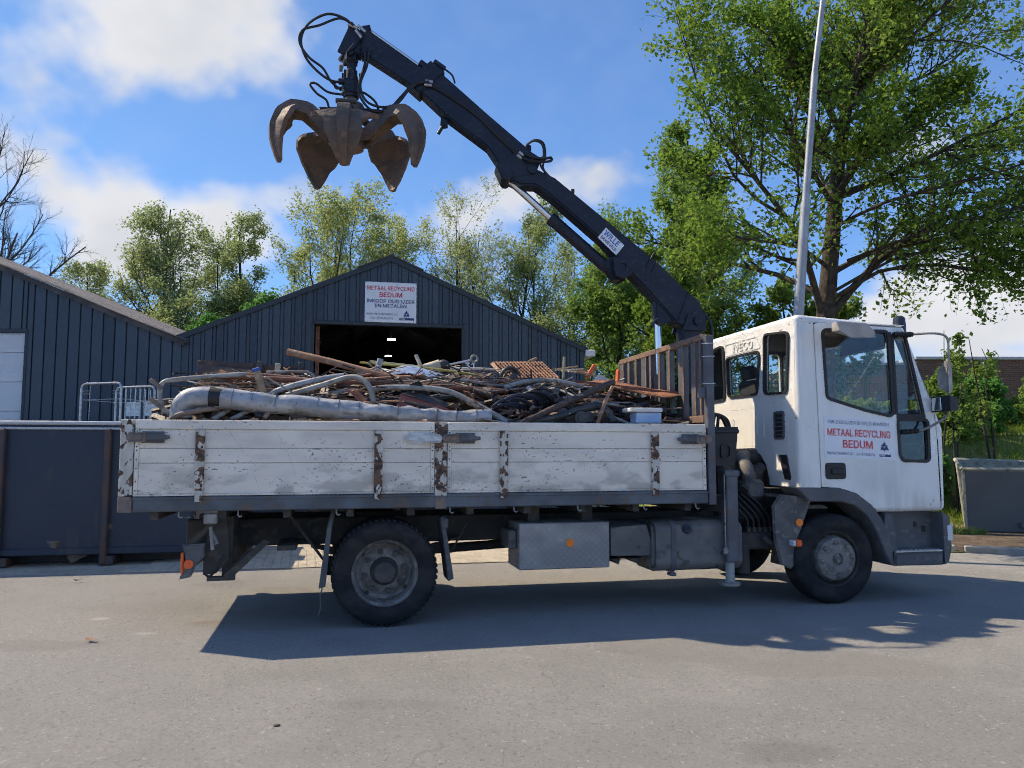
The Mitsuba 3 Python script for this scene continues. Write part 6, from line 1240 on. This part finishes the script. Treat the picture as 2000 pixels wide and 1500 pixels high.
def leaves_on(rg, P, per, size, spread, droop=.0):
    N, K, _ = P.shape; n = N * per
    u = rg.uniform(.15, 1.05, (N, per)) * (K - 1); i = np.minimum(u.astype(int), K - 2); w = (u - i)[..., None]; nn = np.arange(N)[:, None]
    c = (P[nn, i] * (1 - w) + P[nn, i + 1] * w).reshape(-1, 3) + rg.normal(0, spread, (n, 3))
    nrm = rg.normal(0, 1, (n, 3)) + np.array([0, 0, .9]); nrm /= np.linalg.norm(nrm, axis=1, keepdims=True)
    a = rg.normal(size=(n, 3)); a -= (a * nrm).sum(1, keepdims=True) * nrm; a /= np.linalg.norm(a, axis=1, keepdims=True); b = np.cross(nrm, a)
    s = (size * rg.uniform(.6, 1.3, n))[:, None]
    tip = c + a * s * .62 - nrm * s * .08; tail = c - a * s * .55; l = c + b * s * .40 + a * s * .05 + nrm * s * .10; r = c - b * s * .40 + a * s * .05 + nrm * s * .10
    V = np.stack([tail, r, tip, l], 1).reshape(-1, 3); f = np.array([(0, 1, 2), (0, 2, 3)])
    return M(V, (f[None] + 4 * np.arange(n)[:, None, None]).reshape(-1, 3))
def tree(name, label, base, height, seed, leafmat, n1=16, n2=9, n3=8, per=9, size=.09, r0=None, spreadw=1.0, first=.25, lean=(0, 0), up=.06, ang=48, fork=1, category='tree', group=None, bark='m_bark_far', sp=.07, far=True, limbs=None, trunkline=None, leafy=True, lr1=.42):
    rg = np.random.default_rng(seed)
    r0 = r0 or height * .016
    K = 9; tr_, R_ = [], []
    for j in range(fork):
        if trunkline is not None: L_ = resample(trunkline, K)
        else:
            z = np.linspace(0, 1, K); o = (rg.normal(0, .05 * height, 2) if fork > 1 else np.zeros(2)) + np.array(lean)
            wv = np.cumsum(rg.normal(0, .012 * height, (K, 2)), 0); wv -= wv[0]
            L_ = np.c_[base[0] + wv[:, 0] + o[0] * z, base[1] + wv[:, 1] + o[1] * z, base[2] + height * z * (1 if j == 0 else rg.uniform(.8, 1))]
        tr_.append(L_); R_.append(r0 / math.sqrt(fork) * np.linspace(1, .18, K))
    P0, R0 = np.array(tr_), np.array(R_)
    wood = [tubes(P0, R0 * np.linspace(1.0, 1, K), 9)]
    P1, R1 = children(rg, P0, R0, max(1, n1 // fork), first, ang, lr1 * spreadw, 8, up, .10, .52, 1.0, .62)
    if limbs is not None:
        PL = np.array([resample(smooth_line(l[1], 24), 8) for l in limbs]); RL = np.array([l[0] * .70 * np.linspace(1, .3, 8) for l in limbs])
        P1 = np.concatenate([P1, PL]); R1 = np.concatenate([R1, RL])
    wood.append(tubes(P1, R1, 6))
    P2, R2 = children(rg, P1, R1, n2, .2, 44, .50, 6, up, .14, .55)
    wood.append(tubes(P2, R2, 4))
    P3, R3 = children(rg, P2, R2, n3, .15, 42, .55, 4, up * .8, .18, .55)
    wood.append(tubes(P3, R3, 3))
    k = thing(name, label, category, group)
    put(k + '__trunk', cat(wood), bark, 60)
    if leafy:
        per2 = per
        put(k + '__crown', cat([leaves_on(rg, P3, per2, size, sp), leaves_on(rg, P2, per2, size, sp)]), leafmat)
    return k
# the big tree right behind the cab
TY = 14.5
def P_(x, z, dy=0.0): return (x, TY + dy, z)
limbs = [(.10, [P_(5.80, 3.9), P_(5.25, 5.2, -.5), P_(4.6, 5.9, -.9), P_(3.4, 7.05, -1.4)]), (.085, [P_(5.85, 4.3), P_(5.3, 4.9, .8), P_(4.3, 5.4, 1.6), P_(2.9, 6.0, 2.2)]),
    (.12, [P_(5.9, 3.9), P_(6.9, 5.0, .1), P_(8.1, 5.75, -.4), P_(10.2, 6.3, -.8)]), (.09, [P_(6.05, 4.8), P_(7.2, 5.4, 1.0), P_(8.8, 6.0, 2.0)]), (.06, [P_(5.88, 4.2), P_(6.8, 4.75, -.3), P_(7.6, 4.75, -.7), P_(8.3, 4.45, -1.2), P_(8.9, 4.2, -1.5)]),
    (.075, [P_(6.1, 6.0), P_(5.4, 6.5, -.7), P_(4.6, 7.4, -1.3), P_(3.9, 8.3, -1.6)]), (.075, [P_(6.15, 6.2), P_(7.3, 6.6, -.8), P_(8.8, 7.3, -1.6), P_(10.3, 8.2, -2.0)]), (.07, [P_(6.2, 6.9), P_(5.2, 8.0, .6), P_(4.6, 9.2, .9), P_(4.2, 10.3, 1.0)]),
    (.07, [P_(6.3, 7.6), P_(7.4, 8.5, .5), P_(8.9, 9.3, .9), P_(9.8, 10.2, 1.0)]), (.06, [P_(6.1, 6.6), P_(6.0, 7.4, -1.0), P_(5.9, 8.6, -2.0), P_(6.0, 9.8, -2.6)]), (.06, [P_(6.1, 6.2), P_(6.4, 7.2, 1.4), P_(6.8, 8.3, 2.4)]),
    (.06, [P_(5.9, 4.9), P_(5.0, 5.0, -1.0), P_(4.0, 4.9, -1.8), P_(3.2, 4.9, -2.2)]), (.045, [P_(5.90, 4.35), P_(7.2, 5.0, -.5), P_(8.8, 4.95, -1.0), P_(9.9, 4.5, -1.3)]), (.06, [P_(6.15, 6.3), P_(7.6, 6.9, .9), P_(9.0, 7.2, 1.5), P_(10.4, 7.6, 1.8)]), (.06, [P_(6.4, 7.9), P_(7.6, 9.3, -.8), P_(8.8, 10.2, -1.2), P_(10, 11, -1.4)]), (.05, [P_(6.3, 5.0), P_(7.4, 5.3, -1.2), P_(8.9, 5.5, -2.2), P_(10.2, 5.9, -2.8)]), (.055, [P_(6.0, 5.6), P_(6.6, 5.8, -1.1), P_(7.8, 5.9, -2.2), P_(8.8, 6.2, -2.8)]), (.05, [P_(4.9, 5.62, -.72), P_(4.0, 6.3, -.8), P_(3.3, 8.0, -1.0), P_(2.95, 9.2, -1.1)])]
tree('big_tree', 'large spreading tree with a thick dark trunk right behind the truck cab', (5.8, TY, .9), 11, 12, 'm_leaf_big', n1=16, n2=14, n3=12, per=11, size=.082, r0=.215, first=.45, spreadw=.85, bark='m_bark', sp=.09, up=.015, limbs=limbs,
    trunkline=[P_(5.75, .9), P_(5.80, 2.6), P_(5.85, 4.1), P_(6.05, 5.6), P_(6.2, 6.95), P_(6.45, 8.3), P_(6.95, 9.7), P_(7.3, 11.2), P_(7.5, 12.6)])
tree('birch', 'slender open tree left of the big tree behind the crane boom', (4.3, 19.0, .5), 8.6, 5, 'm_leaf_fresh', n1=30, n2=10, n3=8, per=7, size=.085, r0=.11, first=.2, spreadw=.62, up=.03)
# trees behind the right shed wall, dense and fresh green
for i, (x, y, h, sd_, lab, lm) in enumerate(((2.6, 21.5, 6.9, 31, 'dense fresh green tree directly behind the right eave of the shed', 'm_leaf_fresh'), (4.9, 20.5, 6.6, 32, 'dense fresh green tree behind the headboard of the truck', 'm_leaf_fresh'), (3.6, 18.8, 4.6, 33, 'low bushy tree between the shed and the headboard', 'm_leaf_big'), (6.6, 19.5, 5.0, 35, 'low bushy tree behind the rear of the cab roof', 'm_leaf_fresh'))):
    tree('bushy_tree', lab, (x, y, .2), h, sd_, lm, n1=24, n2=9, n3=8, per=6, size=.105, r0=.10, first=.08, spreadw=.85, up=.02, sp=.09)
# row beyond the sheds
row = [(-17.4, 33.0, 9.4, 41, 'm_leaf_dull', 'thin pale tree at the left just beyond the left shed ridge', dict(n1=24, per=6, fork=2, spreadw=.6)),
    (-14.1, 32.0, 11.2, 42, 'm_leaf_dull', 'tall two-stemmed grey-green tree above the left shed roof', dict(n1=44, per=7, fork=2, spreadw=.85)),
    (-12.2, 33.0, 9.3, 51, 'm_leaf_dull', 'grey-green tree between the two-stemmed and the pointed tree', dict(n1=34, per=6, fork=2, spreadw=.8)),
    (-10.5, 31.0, 10.2, 43, 'm_leaf_dull', 'tall narrow tree with a pointed top left of the shed gable', dict(n1=38, per=7, fork=1, spreadw=.55)),
    (-9.2, 33.5, 9.3, 52, 'm_leaf_dull', 'loose tree between the pointed tree and the pale tree', dict(n1=34, per=6, fork=2, spreadw=.8)),
    (-7.3, 31.0, 11.0, 44, 'm_leaf_pale', 'pale green tree with upright branches behind the left slope of the shed gable', dict(n1=48, per=7, fork=4, spreadw=.9, ang=40, up=.07)),
    (-4.6, 32.5, 11.0, 45, 'm_leaf_pale', 'pale green tree with upright branches behind the shed ridge', dict(n1=48, per=7, fork=4, spreadw=.9, ang=40, up=.07)),
    (-1.8, 31.0, 11.0, 46, 'm_leaf_pale', 'sparse budding tree with fan-like branches behind the right slope of the shed gable', dict(n1=56, per=4, fork=5, spreadw=.85, ang=36, up=.08, size=.08)),
    (.8, 30.0, 10.0, 47, 'm_leaf_dull', 'grey-green tree between the budding tree and the crane boom', dict(n1=40, per=7, fork=2, spreadw=.75)),
    (2.6, 32.0, 9.4, 48, 'm_leaf_dull', 'half bare tree right beside the crane boom', dict(n1=34, per=4, fork=2, spreadw=.7)),
    (5.6, 27.0, 11.2, 49, 'm_leaf_fresh', 'tall tree standing behind the left edge of the big tree', dict(n1=38, per=7, fork=2, spreadw=.65)),
    (3.4, 27.5, 8.6, 53, 'm_leaf_fresh', 'fresh green tree behind the lower half of the crane boom', dict(n1=34, per=7, fork=2, spreadw=.75)),
    (-12.4, 29.0, 6.8, 50, 'm_leaf_dull', 'smaller grey-green tree at the far edge of the left shed roof', dict(n1=30, per=7, fork=1, spreadw=.85)),]
for x, y, h, sd_, lm, lab, kw in row:
    kw['per'] = max(2, int(kw['per'] * .75)); kw = dict(dict(n2=10, n3=8, size=.095, sp=.13, first=.2, up=.05, lr1=.52), **kw)
    tree('tree', lab, (x, y, 0), h, sd_, lm, group=None, **kw)
for x, y, h, sd_, lab in ((-8.9, 28.0, 6.2, 61, 'dense bright green tree left of the shed gable above the valley'), (-10.9, 27.5, 5.6, 63, 'dense bright green tree low behind the left shed roof'), (-6.6, 29.5, 6.8, 62, 'dense dark green tree right against the left slope of the shed gable')):
    tree('dense_tree', lab, (x, y, 0), h, sd_, 'm_leaf_dark', n1=26, n2=10, n3=8, per=7, size=.15, sp=.13, first=.1, spreadw=.85, up=.03)
tree('bare_tree', 'leafless dark branched tree at the left edge of the picture', (-21.6, 32.0, 0), 13.6, 71, None, n1=26, n2=11, n3=9, first=.2, spreadw=.95, up=.09, ang=40, leafy=False, lr1=.5)
tree('bushy_tree', 'fresh green bushy tree seen through the cab door window', (7.7, 19.0, .6), 4.4, 36, 'm_leaf_fresh', n1=24, n2=9, n3=8, per=6, size=.10, r0=.08, first=.08, spreadw=.9, up=.02, sp=.09)
tree('willow', 'pale yellow-green tree at the right edge of the picture', (17.2, 22.0, 1.2), 7.0, 81, 'm_leaf_pale', n1=26, n2=9, n3=8, per=6, size=.09, first=.2, spreadw=.7, up=.04)
# saplings and shrubs right of the cab
for i, (x, y, h, sd_, lab, kw) in enumerate(((8.75, 15.6, 3.7, 91, 'young leafy sapling with thin stems just right of the large mirror', dict(fork=3, spreadw=.5, n1=12)), (9.95, 16.2, 3.3, 92, 'second young sapling in front of the white downpipe', dict(fork=2, spreadw=.6, n1=10)))):
    tree('sapling', lab, (x, y, heights(np.array([x]), np.array([y]))[0]), h, sd_, 'm_leaf_fresh', n2=6, n3=4, per=3, size=.08, sp=.05, r0=.05, first=.35, up=.03, **kw)
for i, (x, y, h, sd_, lab, lm) in enumerate(((8.5, 15.9, 1.0, 101, 'leafy shrub on the bank directly behind the cab mirror', 'm_leaf_dark'), (11.6, 19.9, .8, 102, 'leafy shrub in the middle of the row on the bank', 'm_leaf_dark'), (12.4, 20.6, 1.5, 103, 'tall leafy shrub in front of the brick wall', 'm_leaf_fresh'), (14.0, 20.9, 1.6, 104, 'tall leafy shrub at the right edge in front of the brick wall', 'm_leaf_fresh'), (10.9, 20.3, 1.4, 105, 'tall leafy shrub behind the first sapling', 'm_leaf_fresh'), (8.3, 15.9, .8, 106, 'low dark shrub at the left end of the grey skip', 'm_leaf_dark'), (13.1, 20.0, .7, 107, 'small broad-leaved shrub on top of the grass bank at the right', 'm_leaf_fresh'), (10.5, 18.5, 1.45, 111, 'leafy shrub between the two saplings on the grass bank', 'm_leaf_fresh'), (11.5, 18.9, 1.35, 112, 'leafy shrub right of the second sapling on the grass bank', 'm_leaf_dark'), (7.3, 16.4, 2.0, 108, 'leafy shrub seen through the cab windows', 'm_leaf_fresh'), (6.3, 17.0, 2.2, 109, 'leafy shrub behind the cab door window', 'm_leaf_dark'), (5.2, 17.4, 2.2, 110, 'leafy shrub behind the rear windows of the cab', 'm_leaf_fresh'))):
    z0 = heights(np.array([x]), np.array([y]))[0]
    tree('shrub', lab, (x, y, z0 - .03), h, sd_, lm, n1=26, n2=8, n3=6, per=6, size=.085, sp=.06, r0=.03, first=.02, spreadw=1.15, up=.05, ang=52, category='shrub', fork=3)
# fallen leaves on the asphalt
def dry_leaf(x, y, s, a):
    m = plate([(-s, -.5 * s, .012), (s * .9, -.4 * s, .02), (s, .45 * s, .008), (-.8 * s, .5 * s, .03)], .0012, wob=s * .35, seed=int(a * 100)); m.apply_transform(trimesh.transformations.rotation_matrix(a, (0, 0, 1))); m.apply_translation((x, y, .008)); return m
tag(put('dry_leaf', cat([dry_leaf(-3.17, 6.06, .04, .4), dry_leaf(-3.20, 6.09, .03, 1.7)]), 'm_s_rustlight'), 'curled brown leaf lying on the asphalt at the lower left', 'leaf')
tag(put('dry_leaf', dry_leaf(-4.75, 8.75, .045, 1.1), 'm_s_rustdark'), 'dark curled leaf on the asphalt in front of the blue container', 'leaf')
tag(put('pebble', m2t(m3.Manifold.sphere(.014, 10).scale((1.4, 1, .5)).translate((-1.23, 4.25, .004))), 'm_s_rustdark'), 'small dark pebble on the asphalt below the truck bed', 'pebble')
